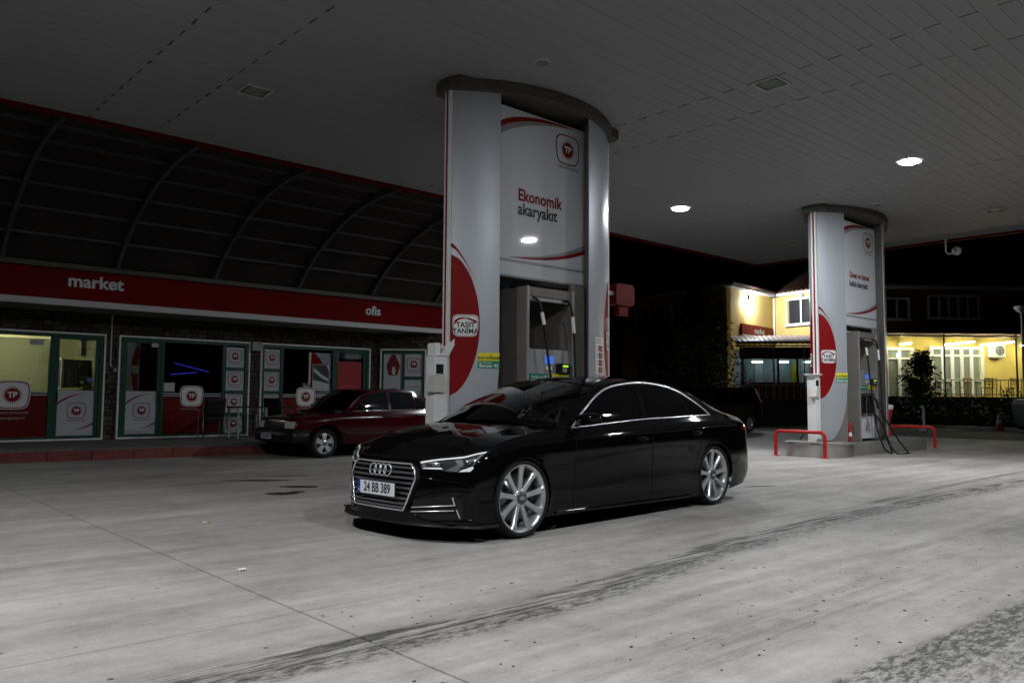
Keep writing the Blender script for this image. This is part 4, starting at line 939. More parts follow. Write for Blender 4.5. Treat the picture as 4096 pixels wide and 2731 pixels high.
def wheel_parts(t, rt, rr, width, style, loc, side):
    """wheel with tyre, hub cap and disc; outer face points to -Y; loc in car space"""
    def fin(mb, nm, m_, par, bv=0):
        Mx = Matrix.Translation(loc) @ (Matrix.Identity(4) if side < 0 else Matrix.Rotation(math.pi, 4, 'Z')); mb.v = [Mx @ v for v in mb.v]; return mb.build(nm, m_, par, bevel=bv)
    w2 = width/2; mb = MB()
    mb.lathe([(rr*.965,-w2+.012),(rr,-w2+.002),(rr*1.012,-w2+.010),(rr*1.005,-w2+.03),(rr*.95,-w2+.05),(rr*.90,w2-.02),(rr*.93,w2)], axis='Y', n=56)
    mb.lathe([(rr*.965,-w2+.012),(rr*.92,-w2+.022),(rr*.90,-w2+.06),(rr*.90,w2-.02)], axis='Y', n=56)
    if style == 'nine':
        for k in range(9):
            a = 2*math.pi*k/9+math.pi/2; ca, sa = math.cos(a), math.sin(a); rows = []
            for i in range(9):
                q = i/8; rad = rr*(.20+.76*q); hw = rr*(.082+.018*q**2-.012*math.sin(math.pi*q)+.045*max(0,q-.86)*7); yf = -w2+.030-.022*q+.004*math.sin(math.pi*q); th = .028
                sec = [(-hw, yf+th), (-hw, yf+.008), (-hw*.72, yf), (hw*.72, yf), (hw, yf+.008), (hw, yf+th)]
                rows.append([Vector((rad*ca-x*sa, y, rad*sa+x*ca)) for x, y in sec])
            mb.grid(rows, False)
        mb.lathe([(0,-w2+.022),(rr*.25,-w2+.022),(rr*.275,-w2+.028),(rr*.28,-w2+.06)], axis='Y', n=36)
    else:
        for k in range(5):
            a = 2*math.pi*k/5+math.pi/2; ca, sa = math.cos(a), math.sin(a); rows = []
            for i in range(7):
                q = i/6; rad = rr*(.22+.74*q); hw = rr*(.20+.10*q**1.5); yf = -w2+.018-.006*math.sin(math.pi*q); sec = [(-hw, yf+.025), (-hw, yf+.006), (-hw*.85, yf), (hw*.85, yf), (hw, yf+.006), (hw, yf+.025)]
                rows.append([Vector((rad*ca-x*sa, y, rad*sa+x*ca)) for x, y in sec])
            mb.grid(rows, False)
        mb.lathe([(0,-w2+.016),(rr*.30,-w2+.016),(rr*.34,-w2+.03)], axis='Y', n=30)
    wo = fin(mb, 'wheel', M_WHEEL, t)
    mb = MB(); mb.lathe([(rr*1.0,-w2+.006),(rr*1.04,-w2-.006),(rr+(rt-rr)*.6,-w2-.010),(rt-.012,-w2+.006),(rt,-w2+.03),(rt,w2-.03),(rt-.012,w2-.006),(rr,w2-.01)], axis='Y', n=64); fin(mb, 'tyre', M_TYRE, wo)
    mb = MB(); mb.lathe([(0,-w2+.095),(rr*.72,-w2+.095),(rr*.72,-w2+.125),(0,-w2+.125)], axis='Y', n=40); fin(mb, 'brake_disc', mat('brake_disc', (.16,.16,.165), .35, metal=.8), wo)
    mb = MB(); mb.lathe([(rr*.88,w2-.06),(0,w2-.06)], axis='Y', n=40); fin(mb, 'wheel_back', M_LINER, wo)
    if style == 'nine':
        mb = MB(); mb.lathe([(0,-w2+.012),(rr*.175,-w2+.013),(rr*.195,-w2+.020)], axis='Y', n=30); hc = fin(mb, 'hub_cap', mat('hub_cap_grey', (.10,.10,.105), .3, metal=.5), wo)
        mb = MB()
        for q in (-.06,-.02,.02,.06): mb.tube([(rr*(q+.045*math.cos(a)), -w2+.010, rr*.045*math.sin(a)) for a in [2*math.pi*i/14 for i in range(14)]], .0018, 5, True)
        fin(mb, 'rings', M_WHEEL, hc)
        mb = MB(); mb.tube([(rr*.225*math.cos(a), -w2+.021, rr*.18*math.sin(a)) for a in [2*math.pi*i/36 for i in range(36)]], .003, 5, True); fin(mb, 'hub_ring', M_CHROME, wo)
    else:
        mb = MB()
        for k in range(4): a = math.pi/4+math.pi/2*k; mb.lathe([(.0,-w2+.010),(.013,-w2+.010),(.013,-w2+.03)], (rr*.17*math.cos(a),0,rr*.17*math.sin(a)), 'Y', 8)
        fin(mb, 'wheel_bolt', M_BLKG, wo); mb = MB(); mb.lathe([(0,-w2+.008),(rr*.09,-w2+.010),(rr*.10,-w2+.02)], axis='Y', n=16); fin(mb, 'hub_cap', M_BLKG, wo)
    return wo
def number_plate(parent, txt, f, wd, h):
    """f(x, z, lift) -> 3D, centre 0,0"""
    pl = [(-wd/2,-h/2),(wd/2,-h/2),(wd/2,h/2),(-wd/2,h/2)]
    g = [(x*1.05, z*1.16-.006) for x, z in pl]; fr = flat('plate_frame', g, [(0,1,2,3)], lambda x, z: f(x, z, 0), M_BLKG, parent)
    p = flat('number_plate', pl, [(0,1,2,3)], lambda x, z: f(x, z, .003), mat('plate_white', (.72,.74,.78), .4), parent)
    flat('country_band', [(-wd/2,-h/2),(-wd/2+wd*.075,-h/2),(-wd/2+wd*.075,h/2),(-wd/2,h/2)], [(0,1,2,3)], lambda x, z: f(x, z, .0045), mat('plate_blue', (.01,.03,.30), .4), p)
    label_text('country_letters', 'TR', h*.26, lambda x, z: f(x-wd*.4625, z-h*.28, .006), M_SWW, p)
    label_text('plate_letters', txt, h*1.02, lambda x, z: f(x+wd*.035, z+h*.0, .005), M_INK, p, .003, sx=wd*.86/(h*1.02*.56*len(txt)))
    return p

# ---- black sedan
car = thing('black_sedan', 'lowered glossy black sedan with large silver nine-spoke wheels', 'car', (4.475-.058*.915, 4.739+.998*.915, 0), math.atan2(.058, .998))
HW = lambda pts: [Vector(p) for p in pts]
LV = [
 [(-.745,0,.15),(-.735,.33,.15),(-.655,.55,.145),(-.52,.73,.14),(-.41,.85,.14),(0,.89,.14),(.6,.885,.14),(1.5,.885,.128),(2.4,.888,.118),(2.985,.89,.13),(3.55,.865,.17),(3.90,.73,.19),(4.02,.42,.2),(4.05,0,.2)],
 [(-.74,0,.25),(-.73,.33,.25),(-.65,.55,.25),(-.515,.735,.25),(-.41,.862,.26),(0,.908,.27),(.6,.898,.25),(1.5,.897,.23),(2.4,.90,.22),(2.985,.91,.27),(3.55,.885,.3),(3.95,.76,.3),(4.08,.42,.3),(4.10,0,.3)],
 [(-.735,0,.42),(-.725,.33,.42),(-.645,.55,.42),(-.51,.74,.42),(-.41,.868,.42),(0,.918,.43),(.6,.908,.42),(1.5,.908,.40),(2.4,.913,.40),(2.985,.924,.43),(3.55,.90,.45),(3.95,.765,.45),(4.09,.42,.46),(4.11,0,.46)],
 [(-.72,0,.54),(-.71,.33,.54),(-.635,.55,.535),(-.50,.738,.54),(-.405,.864,.56),(0,.918,.60),(.6,.914,.58),(1.5,.918,.58),(2.4,.92,.59),(2.985,.925,.63),(3.55,.895,.63),(3.92,.765,.62),(4.04,.42,.62),(4.06,0,.62)],
 [(-.70,0,.61),(-.69,.33,.61),(-.62,.54,.61),(-.485,.728,.625),(-.385,.848,.66),(0,.902,.745),(.6,.905,.768),(1.5,.912,.79),(2.4,.914,.815),(2.985,.91,.835),(3.55,.876,.835),(3.91,.75,.825),(4.03,.42,.83),(4.05,0,.83)],
 [(-.668,0,.645),(-.658,.33,.645),(-.59,.52,.640),(-.455,.70,.664),(-.345,.795,.710),(0,.815,.805),(.6,.825,.870),(1.5,.825,.915),(2.4,.82,.938),(2.985,.80,.952),(3.55,.765,.940),(3.86,.68,.918),(3.96,.40,.952),(3.99,0,.962)]]
ARF, ARR = (0,.315,.322), (2.985,.315,.345)
C = Car(car, LV, M_PAINT_BLK, [ARF, ARR], 12, 5)
pn = C.panels([('door', lambda c: .66 < c.x < 1.80 and c.z > .19), ('door', lambda c: 1.80 <= c.x < 2.72 and c.z > .19 and (c.x-2.985)**2+(c.z-.315)**2 > .40**2)])
hoodz = [(-.70,.640),(-.668,.645),(-.62,.684),(-.5,.748),(-.4,.788),(-.3,.818),(-.15,.846),(0,.868),(.3,.908),(.8,.950)]
C.lid('hood', 12, 75, lambda e, t: e.x-.01-.16*t, lambda u: lin(hoodz, u), M_PAINT_BLK, 2.0, 26, .005)
deckz = [(3.3,1.06),(3.5,1.045),(3.7,1.028),(3.9,1.0),(3.97,.978),(4.2,.96)]
C.lid('boot_lid', 117, 146, lambda e, t: e.x+.10*(1-t)+.02*t, lambda u: lin(deckz, u), M_PAINT_BLK, 2.6)
rail = [(.50,.80,.868),(.70,.775,.955),(.918,.738,1.062),(1.213,.672,1.207),(1.48,.640,1.275),(1.91,.620,1.315),(2.27,.622,1.305),(2.57,.638,1.262),(2.835,.665,1.19),(3.06,.69,1.115),(3.30,.70,1.03),(3.52,.70,.972)]
roofz = [(1.17,1.300),(1.35,1.332),(1.6,1.352),(2.0,1.366),(2.3,1.362),(2.6,1.340),(2.9,1.295)]
rail_at = C.greenhouse(rail, (.27,.53,.775,.925,.874), (1.17,1.25,.638,1.300,1.222), roofz, (3.50,3.40,.66,1.045,.988), M_CGL, (2.88,2.80), (.50,3.5))
C.liners()
MB().box((-.62,-.72,.155),(3.9,.72,.165)).build('underbody', M_LINER, car)
MB().box((.35,-.74,.17),(3.3,.74,.25)).build('cabin_floor', M_LINER, car)
# windows with chrome surround
top_line = [(.679,.867),(.794,.943),(.918,1.016),(1.213,1.163),(1.48,1.240),(1.91,1.280),(2.27,1.265),(2.57,1.212),(2.835,1.093),(3.057,.955)]
def topz(u): return lin(top_line, u)
def beltz(u): return lin([(.679,.867),(1.744,.927),(3.057,.955)], u)
for md in ('L', 'R'):
    def win(u0b, u1b, u0t, u1t):
        lo = [(u0b+(u1b-u0b)*k/10, beltz(u0b+(u1b-u0b)*k/10)+.012) for k in range(11)]; up = [(u0t+(u1t-u0t)*k/14, topz(u0t+(u1t-u0t)*k/14)-.012) for k in range(15)]
        return lo+up[::-1]
    C.decal('side_window', win(.74,1.735,.78,1.835), md, M_CGD, off=.005); C.decal('side_window', win(1.87,2.625,1.945,2.575), md, M_CGD, off=.005); C.decal('side_window', win(2.69,3.0,2.63,2.985), md, M_CGD, off=.005)
    C.decal('pillar_cover', win(1.745,1.86,1.845,1.935), md, M_PAINT_BLK, off=.006)
    P = cr(top_line, 5); C.line('chrome_trim', [(p.x, p.y) for p in P], md, .0112, M_TRIM0, off=.005, step=1)
    C.line('chrome_trim', [(.68+2.377*k/24, beltz(.68+2.377*k/24)-.002) for k in range(25)], md, .0068, M_TRIM0, off=.004, step=1)
    for u0, z0, u1, z1 in ((.655,.85,.62,.22),(1.80,.90,1.795,.20)): C.line('panel_seam', [(u0+(u1-u0)*k/10, z0+(z1-z0)*k/10) for k in range(11)], md, .0035, M_SEAM, off=.0, step=1)
    C.line('panel_seam', [(2.72,.93),(2.70,.80),(2.66,.66),(2.60,.50),(2.52,.36)], md, .0035, M_SEAM, off=0.)
    for (u, z), d in (((1.62,.742), 'door'), ((2.575,.772), 'door')):
        a = [C.cast(md, u-.10+.2*k/8, z+.006*math.sin(math.pi*k/8), .012+.022*math.sin(math.pi*k/8)) for k in range(9)]
        mb = MB(); mb.tube(a, .015, 10, radii=[.006+.011*math.sin(math.pi*min(1, (k+.6)/8.8)) for k in range(9)])
        par = [o for k, o in pn.items() if not isinstance(k, str) and k[1] == (md == 'R') and k[2] == (0 if u < 1.8 else 1)][0]
        mb.build('door_handle', M_PAINT_BLK, par); C.decal('handle_recess', [(u-.07,z-.035),(u+.07,z-.035),(u+.06,z+.025),(u-.06,z+.025)], md, M_SEAM, par, .0015)
    C.decal('fender_glint', [(.47,.700),(.55,.706),(.55,.722),(.47,.716)], md, M_CHROME, off=.004)  # added chrome strip standing in for a lamp's reflected streak
    C.line('sill_blade', [(.40,.165),(1.0,.155),(1.8,.145),(2.5,.140)], md, .018, M_PAINT_BLK, off=.0)
    C.decal('tail_lamp', [(3.60,.815),(3.78,.842),(3.93,.838),(3.95,.74),(3.82,.735),(3.70,.765)], md, mat('tail_lamp_red', (.22,.008,.008), .12, coat=1.), off=.005)
    sg = -1 if md == 'L' else 1
    # mirror
    mb = MB(); rows = []
    for k in range(13):
        q = k/12; y = .845+.245*q if sg < 0 else .80+.11*q; sc = math.sin(math.pi*min(1, .12+q*.80))**.55
        rows.append([Vector((.755+.045*q+(.10 if sg > 0 else 0)+.085*sc*math.cos(a)*(1 if math.cos(a) > 0 else .75), sg*y, .943+.010*q+.052*sc*math.sin(a))) for a in [2*math.pi*i/16 for i in range(17)]])
    mb.grid(rows); mb.add(rows[-1][:-1], [list(range(16))], True); mb.add(rows[0][:-1], [list(range(16))], True); mir = mb.build('mirror', M_PAINT_BLK, car)
    mb = MB(); mb.tube([(.72,sg*.80,.875),(.75,sg*.87,.905)], .02, 8); mb.build('mirror_foot', M_BLKG, mir)
# front: grille
gw = lambda z: lin([(.225,.320),(.30,.355),(.49,.425),(.56,.40),(.60,.35)], z); gu = lambda z: lin([(.20,-.785),(.49,-.755),(.60,-.735)], z)
gp = lambda y, z, o=0.: Vector((gu(z)+.16*y*y-o, y, z))
gout = [(-gw(z), z) for z in (.235,.30,.40,.49,.56,.597)]; gout = gout+[(-y, z) for y, z in gout[::-1]]
dense = []
for i in range(len(gout)):
    a, b = Vector(gout[i]), Vector(gout[(i+1) % len(gout)]); n = max(1, int((b-a).length/.05)); dense += [a+(b-a)*k/n for k in range(n)]
mb = MB(); n = len(dense); mb.grid([[gp(p.x, p.y, .004) for p in dense]+[gp(dense[0].x, dense[0].y, .004)], [gp(p.x*1.02, p.y, -.09) for p in dense]+[gp(dense[0].x*1.02, dense[0].y, -.09)]], False)
mb.grid([[gp(gw(z)*q/8, z, -.045) for q in range(-8, 9)] for z in (.235,.30,.40,.49,.56,.597)]); gr = mb.build('grille', M_BLKG, car)
mb = MB(); mb.tube([gp(p.x, p.y, .010) for p in dense], .0075, 8, True); mb.build('grille_frame', M_TRIM0, gr)
M_SLAT = mat('grille_slat_grey', (.15,.15,.16), .22, metal=.6, spec=.4)
for z in (.565,.525,.485,.445,.405,.365,.325,.285,.255):
    wd = gw(z)-.008; hs = .0085; ys_ = [wd*q/10 for q in range(-10, 11)]
    mb = MB(); mb.grid([[gp(y, z-hs*1.1, -.035) for y in ys_], [gp(y, z-hs, .001) for y in ys_], [gp(y, z+hs, .004) for y in ys_], [gp(y, z+hs*1.2, -.04) for y in ys_]], False); mb.build('grille_slat', M_SLAT, gr)
mb = MB()
for k in range(4): cx_ = (k-1.5)*.0655; mb.tube([gp(cx_+.045*math.cos(a), .535+.045*math.sin(a), .014) for a in [2*math.pi*i/28 for i in range(28)]], .0068, 8, True)
mb.build('rings_emblem', M_TRIM0, gr)
number_plate(car, '24 BB 389', lambda x, z, o: Vector((gu(.38)-.032-o, -x*-1, .388+z)) if False else Vector((gu(.38)-.034-o, x*-1, .388+z)), .50, .105)
# headlights, fog grilles, lip
for md in ('L', 'R'):
    C.line('shoulder_crease', [(-.25,.70),(0,.748),(.3,.762),(.9,.775),(1.5,.788),(2.2,.806),(2.985,.833),(3.5,.838)], md, .0045, M_PAINT_BLK, off=.0005, step=8)
    for (u_, z_, r_) in (ARF, ARR): C.line('arch_lip', [(u_+(r_+.006)*math.cos(a), z_+(r_+.006)*math.sin(a)) for a in [.02+(math.pi-.04)*k/36 for k in range(37)]], md, .0085, M_PAINT_BLK, off=-.002, step=1)
for sg in (-1, 1):
    C.line('bumper_crease', [(sg*.455,.492),(sg*.56,.484),(sg*.70,.462),(sg*.82,.435)], 'F', .006, M_PAINT_BLK, off=.001); C.line('bumper_crease', [(sg*.39,.335),(sg*.50,.372),(sg*.66,.395),(sg*.79,.392)], 'F', .008, M_PAINT_BLK, off=.002)
    C.line('bumper_crease', [(sg*.40,.205),(sg*.52,.168),(sg*.70,.168),(sg*.82,.178)], 'F', .008, M_PAINT_BLK, off=.002); C.line('hood_seam', [(0,.636),(sg*.2,.637),(sg*.38,.640),(sg*.55,.654),(sg*.70,.680),(sg*.80,.712)], 'F', .0035, M_SEAM, off=.0)
M_HLB = mat('headlight_base', (.06,.062,.066), .12, metal=.5, coat=1.); M_HLW = mat('headlight_clear', (.75,.77,.80), .10, metal=.85, coat=1.)
M_DRL = mat('headlight_glint_white', (.85,.87,.90), .2, coat=.5)  # near-white colour stands in for lamp reflections on these strips
for sg in (-1, 1):
    md = 'F'; m_ = lambda pts: [(sg*y, z) for y, z in pts]
    hl = C.decal('headlight', m_([(.405,.615),(.55,.640),(.70,.665),(.80,.692),(.838,.704),(.83,.650),(.80,.575),(.775,.545),(.68,.540),(.60,.548),(.59,.562),(.435,.560)]), md, M_HLB, off=.006, step=.02)
    for pts, mm in (([(.415,.612),(.55,.635),(.70,.656),(.828,.696),(.830,.684),(.705,.644),(.55,.624),(.42,.601)], M_DRL), ([(.43,.598),(.455,.603),(.485,.566),(.445,.564)], M_HLW), ([(.46,.571),(.585,.576),(.60,.562),(.445,.562)], M_DRL),
                    ([(.50,.600),(.60,.612),(.60,.584),(.50,.578)], M_BLKG), ([(.515,.597),(.57,.604),(.572,.586),(.52,.582)], M_HLW), ([(.615,.552),(.69,.546),(.73,.600),(.705,.635),(.66,.628),(.69,.60)], M_HLW), ([(.70,.545),(.785,.550),(.81,.578),(.80,.590),(.72,.560)], M_DRL),
                    ([(.735,.590),(.795,.605),(.80,.655),(.75,.64)], M_BLKG), ([(.745,.60),(.785,.61),(.788,.64),(.755,.632)], M_HLW), ([(.80,.585),(.825,.645),(.83,.682),(.815,.676),(.805,.63)], M_HLW)):
        C.decal('headlight_element', m_(pts), md, mm, hl, .009, .02)
    fg = C.decal('fog_grille', m_([(.37,.315),(.68,.365),(.73,.32),(.745,.185),(.48,.172),(.40,.21)]), md, M_BLKG, off=.003, step=.03)
    for z0, z1 in ((.262,.290),(.228,.250)): C.line('fog_bar', [(sg*(.375+.31*k/6), z0+(z1-z0)*k/6) for k in range(7)], md, .0052, M_TRIM0, fg, .012, step=1)
    C.line('fog_bar', [(sg*.675,.350),(sg*.690,.285)], md, .0075, M_TRIM0, fg, .012, step=3); C.line('fog_bar', [(sg*.700,.258),(sg*.722,.192)], md, .0075, M_TRIM0, fg, .012, step=3)
lipp = [Vector((p.x, p.y, p.z)) for p in C.bot[:54]]
rows = []
full = [Vector((p.x, -p.y, p.z)) for p in lipp[::-1]]+lipp[1:]
for k, (o, dz) in enumerate(((-.03,.012),(.055,.004),(.058,-.012),(-.03,-.012))):
    rr = []
    for i, p in enumerate(full):
        a = full[max(0, i-1)]; b = full[min(len(full)-1, i+1)]; d = (b-a); nr = Vector((d.y, -d.x, 0)).normalized()
        if nr.x > 0 and abs(p.y) < .5: nr = -nr
        if p.y*nr.y < -1e-4 and abs(p.y) > .5: nr = -nr
        fade = 1-max(0, (p.x+.45)/.30); rr.append(p+nr*o*min(1, max(.1, fade))+Vector((0,0,dz-.008)))
    rows.append(rr)
mb = MB(); mb.grid(rows); mb.build('front_lip', M_BLKG, car)
for (u, z, r_) in (ARF, ARR):
    for sd in (-1, 1): wheel_parts(car, .317, .271, .235, 'nine', Vector((u, sd*(.885-.1175+.012), .317)), sd)
# cabin
mb = MB(); mb.grid([[Vector((.35+.55*t, y, .905-.03*t-.02*(y/.7)**2-(.10 if t > .95 else 0))) for y in [-.70+.1*k for k in range(15)]] for t in (0,.3,.6,.85,1)]); mb.build('dashboard', mat('dash_black', (.014,.014,.015), .7), car)
def seat(x, y):
    mb = MB(); sec = lambda cx_, cz, wx, wz, n=14: [(cx_+wx*math.copysign(abs(math.cos(a))**.6, math.cos(a)), cz+wz*math.copysign(abs(math.sin(a))**.6, math.sin(a))) for a in [2*math.pi*i/n for i in range(n+1)]]
    rows = []
    for k in range(9):
        q = k/8; z = .42+.50*q; cx_ = x+.10+.22*q; wd = .245*(1-.25*q**3); rows.append([Vector((cx_+.06*math.cos(a), y+wd*math.copysign(abs(math.sin(a))**.5, math.sin(a)), z)) for a in [2*math.pi*i/14 for i in range(15)]])
    mb.grid(rows); mb.add(rows[-1][:-1], [list(range(14))])
    rows = [[Vector((x+.345+.045*math.cos(a), y+.12*math.copysign(abs(math.sin(a))**.6, math.sin(a)), z)) for a in [2*math.pi*i/12 for i in range(13)]] for z in (.96,1.02,1.10,1.12)]
    mb.grid(rows); mb.add(rows[-1][:-1], [list(range(12))]); mb.box((x-.38,y-.24,.30),(x+.15,y+.24,.45)); mb.build('seat', mat('seat_leather', (.018,.018,.02), .55), car)
seat(1.40,-.37); seat(1.40,.37)
mb = MB(); cw = Vector((.99,-.37,.86)); ax = Vector((-.9,0,.42)).normalized(); e_ = Vector((0,1,0)); f_ = ax.cross(e_)
mb.tube([cw+(e_*math.cos(a)+f_*math.sin(a))*.18 for a in [2*math.pi*i/28 for i in range(28)]], .016, 8, True); mb.tube([cw-e_*.17, cw, cw+e_*.17], .018, 6); mb.tube([cw, cw+f_*-.17], .018, 6); mb.tube([cw, cw+ax*.15], .03, 8); mb.build('steering_wheel', M_BLKG, car)

# ---- person at the wheel
def skin_mesh(name, pts, edges, radii, m, parent, Mx, sub=2, root=0):
    me = bpy.data.meshes.new(name); me.from_pydata([tuple(Mx @ Vector(p)) for p in pts], edges, []); o = bpy.data.objects.new(name, me); COL.objects.link(o)
    md = o.modifiers.new('skin', 'SKIN'); md.use_smooth_shade = True
    for i, r_ in enumerate(radii):
        sv = me.skin_vertices[0].data[i]; sv.radius = (r_, r_) if not isinstance(r_, tuple) else r_; sv.use_root = (i == root)
    sb = o.modifiers.new('sub', 'SUBSURF'); sb.levels = sub; sb.render_levels = sub
    me.materials.append(m); o.parent = parent; return o
per = thing('person', 'person in dark clothes in the front passenger seat of the black sedan, pointing', 'person', tuple(MW[car] @ Vector((1.30,.37,.45))), math.atan2(.058,.998))
off = Vector((1.30,.37,.45)); Mx = Matrix.Translation(-off)
M_CLOTH = mat('dark_cloth', (.012,.012,.014), .8); M_SKIN = mat('skin', (.42,.25,.17), .5)
B = [(1.32,.37,.50),(1.42,.37,.68),(1.50,.37,.90),(1.50,.37,1.0),  (1.46,.20,.90),(1.18,.17,.80),(.97,.07,.925),  (1.47,.54,.90),(1.24,.58,.72),(1.05,.44,.62), (1.02,.28,.50),(.75,.30,.40), (1.02,.46,.50),(.75,.46,.40)]
Ed = [(0,1),(1,2),(2,3),(2,4),(4,5),(5,6),(2,7),(7,8),(8,9),(0,10),(10,11),(0,12),(12,13)]
skin_mesh('clothes', B, Ed, [(.15,.12),(.15,.11),(.14,.10),.055,.075,.05,.036,.075,.05,.036,.08,.06,.08,.06], M_CLOTH, per, Mx)
mb = MB(); mb.lathe([(0,-.125),(.04,-.12),(.065,-.09),(.075,-.04),(.08,.02),(.078,.06),(.055,.105),(0,.12)], (1.475,.37,1.12), 'Z', 20); mb.v = [Mx @ v for v in mb.v]; hd = mb.build('head', M_SKIN, per)
mb = MB(); mb.lathe([(.083,.0),(.085,.04),(.075,.085),(.045,.118),(0,.13)], (1.485,.37,1.12), 'Z', 20); mb.v = [Mx @ v for v in mb.v]; mb.build('hair', M_CLOTH, per)
def hand(wr, fw, upv, pose, name):
    wr = Vector(wr); fw = Vector(fw).normalized(); upv = Vector(upv); sd = fw.cross(upv).normalized(); upv = sd.cross(fw).normalized()
    P = [wr-fw*.03, wr+fw*.02, wr+fw*.065]; Er = [(0,1),(1,2)]; rad = [.022,(.030,.018),(.036,.017)]
    skin_mesh(name, P, Er, rad, M_SKIN, per, Mx, 2)
    for k, (o, ln) in enumerate(((-.027,.068),(-.009,.076),(.009,.070),(.027,.055))):
        a = wr+fw*.078+sd*o; bend = pose[k]; pts = [a-fw*.015]; d = fw.copy(); q = a.copy(); pts.append(q)
        for seg, fr in enumerate((.45,.32,.23)):
            ang = bend*(.55+.35*seg); d = (d*math.cos(ang)-upv*math.sin(ang)).normalized(); up2 = sd.cross(d); q = q+d*ln*fr; pts.append(q); upv_ = up2
        skin_mesh('finger', pts, [(i, i+1) for i in range(len(pts)-1)], [.0095,.0092,.0086,.0078,.0065], M_SKIN, per, Mx, 1)
    a = wr+fw*.02+sd*-.03; pts = [wr+fw*.01+sd*-.015, a, a+fw*.035+sd*-.018-upv*.01, a+fw*.062+sd*-.012-upv*.02]
    skin_mesh('thumb', pts, [(0,1),(1,2),(2,3)], [.013,.012,.010,.008], M_SKIN, per, Mx, 1)
hand((.965,.06,.945), (.30,-.85,.42), (-.55,-.35,-.75), (.05,1.0,1.1,1.15), 'hand'); hand((1.04,.43,.62), (-.8,-.5,-.1), (0,0,1), (.5,.5,.5,.5), 'hand')

# ---- burgundy saloon by the shop
rc = thing('burgundy_saloon', 'boxy burgundy saloon parked at the kerb in front of the shop', 'car', (7.44, 13.226+.80, 0), 0)
LR = [
 [(-.66,0,.30),(-.66,.3,.30),(-.65,.5,.30),(-.62,.68,.30),(-.52,.76,.29),(0,.775,.27),(.5,.775,.25),(1.25,.775,.25),(2.0,.775,.25),(2.51,.775,.27),(3.1,.765,.29),(3.5,.70,.30),(3.56,.4,.30),(3.57,0,.30)],
 [(-.64,0,.40),(-.64,.3,.40),(-.63,.5,.40),(-.60,.69,.40),(-.52,.77,.39),(0,.79,.38),(.5,.792,.37),(1.25,.795,.37),(2.0,.795,.37),(2.51,.79,.38),(3.1,.78,.40),(3.5,.71,.41),(3.56,.4,.41),(3.57,0,.41)],
 [(-.63,0,.50),(-.63,.3,.50),(-.62,.5,.50),(-.59,.69,.50),(-.52,.772,.50),(0,.80,.50),(.5,.802,.49),(1.25,.805,.49),(2.0,.805,.49),(2.51,.80,.50),(3.1,.785,.52),(3.5,.715,.53),(3.56,.4,.53),(3.57,0,.53)],
 [(-.62,0,.59),(-.62,.3,.59),(-.61,.5,.59),(-.585,.685,.59),(-.52,.768,.60),(0,.80,.61),(.5,.802,.61),(1.25,.805,.61),(2.0,.805,.62),(2.51,.80,.62),(3.1,.785,.64),(3.5,.715,.65),(3.56,.4,.65),(3.57,0,.65)],
 [(-.60,0,.67),(-.60,.3,.67),(-.59,.5,.67),(-.565,.675,.67),(-.50,.755,.68),(0,.79,.715),(.5,.79,.735),(1.25,.795,.74),(2.0,.795,.75),(2.51,.79,.76),(3.1,.775,.77),(3.47,.705,.78),(3.53,.4,.78),(3.54,0,.78)],
 [(-.575,0,.735),(-.575,.3,.735),(-.565,.5,.735),(-.54,.665,.735),(-.47,.715,.742),(0,.745,.785),(.5,.745,.825),(1.25,.75,.845),(2.0,.75,.855),(2.51,.745,.862),(3.1,.73,.868),(3.42,.67,.868),(3.48,.4,.875),(3.49,0,.878)]]
A1_, A2_ = (0,.285,.335), (2.51,.285,.33)
D_ = Car(rc, LR, M_PAINT_RED, [A1_, A2_], 10, 4)
pr = D_.panels([('door', lambda c: .47 < c.x < 1.44 and c.z > .29), ('door', lambda c: 1.44 <= c.x < 2.22 and c.z > .29)])
hz = [(-.58,.735),(-.54,.758),(-.3,.790),(0,.825),(.3,.865),(.6,.90)]
D_.lid('hood', 10, 58, lambda e, t: e.x-.01-.16*t, lambda u: lin(hz, u), M_PAINT_RED, 2.8)
D_.lid('boot_lid', 98, 121, lambda e, t: e.x+.05*(1-t), lambda u: lin([(2.6,.95),(3.0,.93),(3.5,.885)], u), M_PAINT_RED, 3)
ra = [(.42,.735,.838),(.55,.71,.93),(.72,.67,1.06),(.93,.635,1.20),(1.15,.615,1.258),(1.5,.605,1.278),(1.9,.605,1.272),(2.12,.612,1.24),(2.35,.64,1.12),(2.6,.675,.98),(2.8,.70,.875)]
D_.greenhouse(ra, (.20,.42,.715,.895,.842), (.74,.93,.62,1.262,1.212), [(.74,1.270),(.9,1.290),(1.3,1.300),(1.7,1.302),(2.0,1.296),(2.25,1.272)], (2.68,2.66,.66,.93,.89), M_CGL, (2.18,2.12), (.42,2.8))
D_.liners(.30); MB().box((-.55,-.68,.27),(3.5,.68,.285)).build('underbody', M_LINER, rc); MB().box((.3,-.7,.30),(2.7,.7,.42)).build('cabin_floor', M_LINER, rc)
M_CGR = mat('saloon_side_glass', (.008,.009,.010), .04, spec=.3)
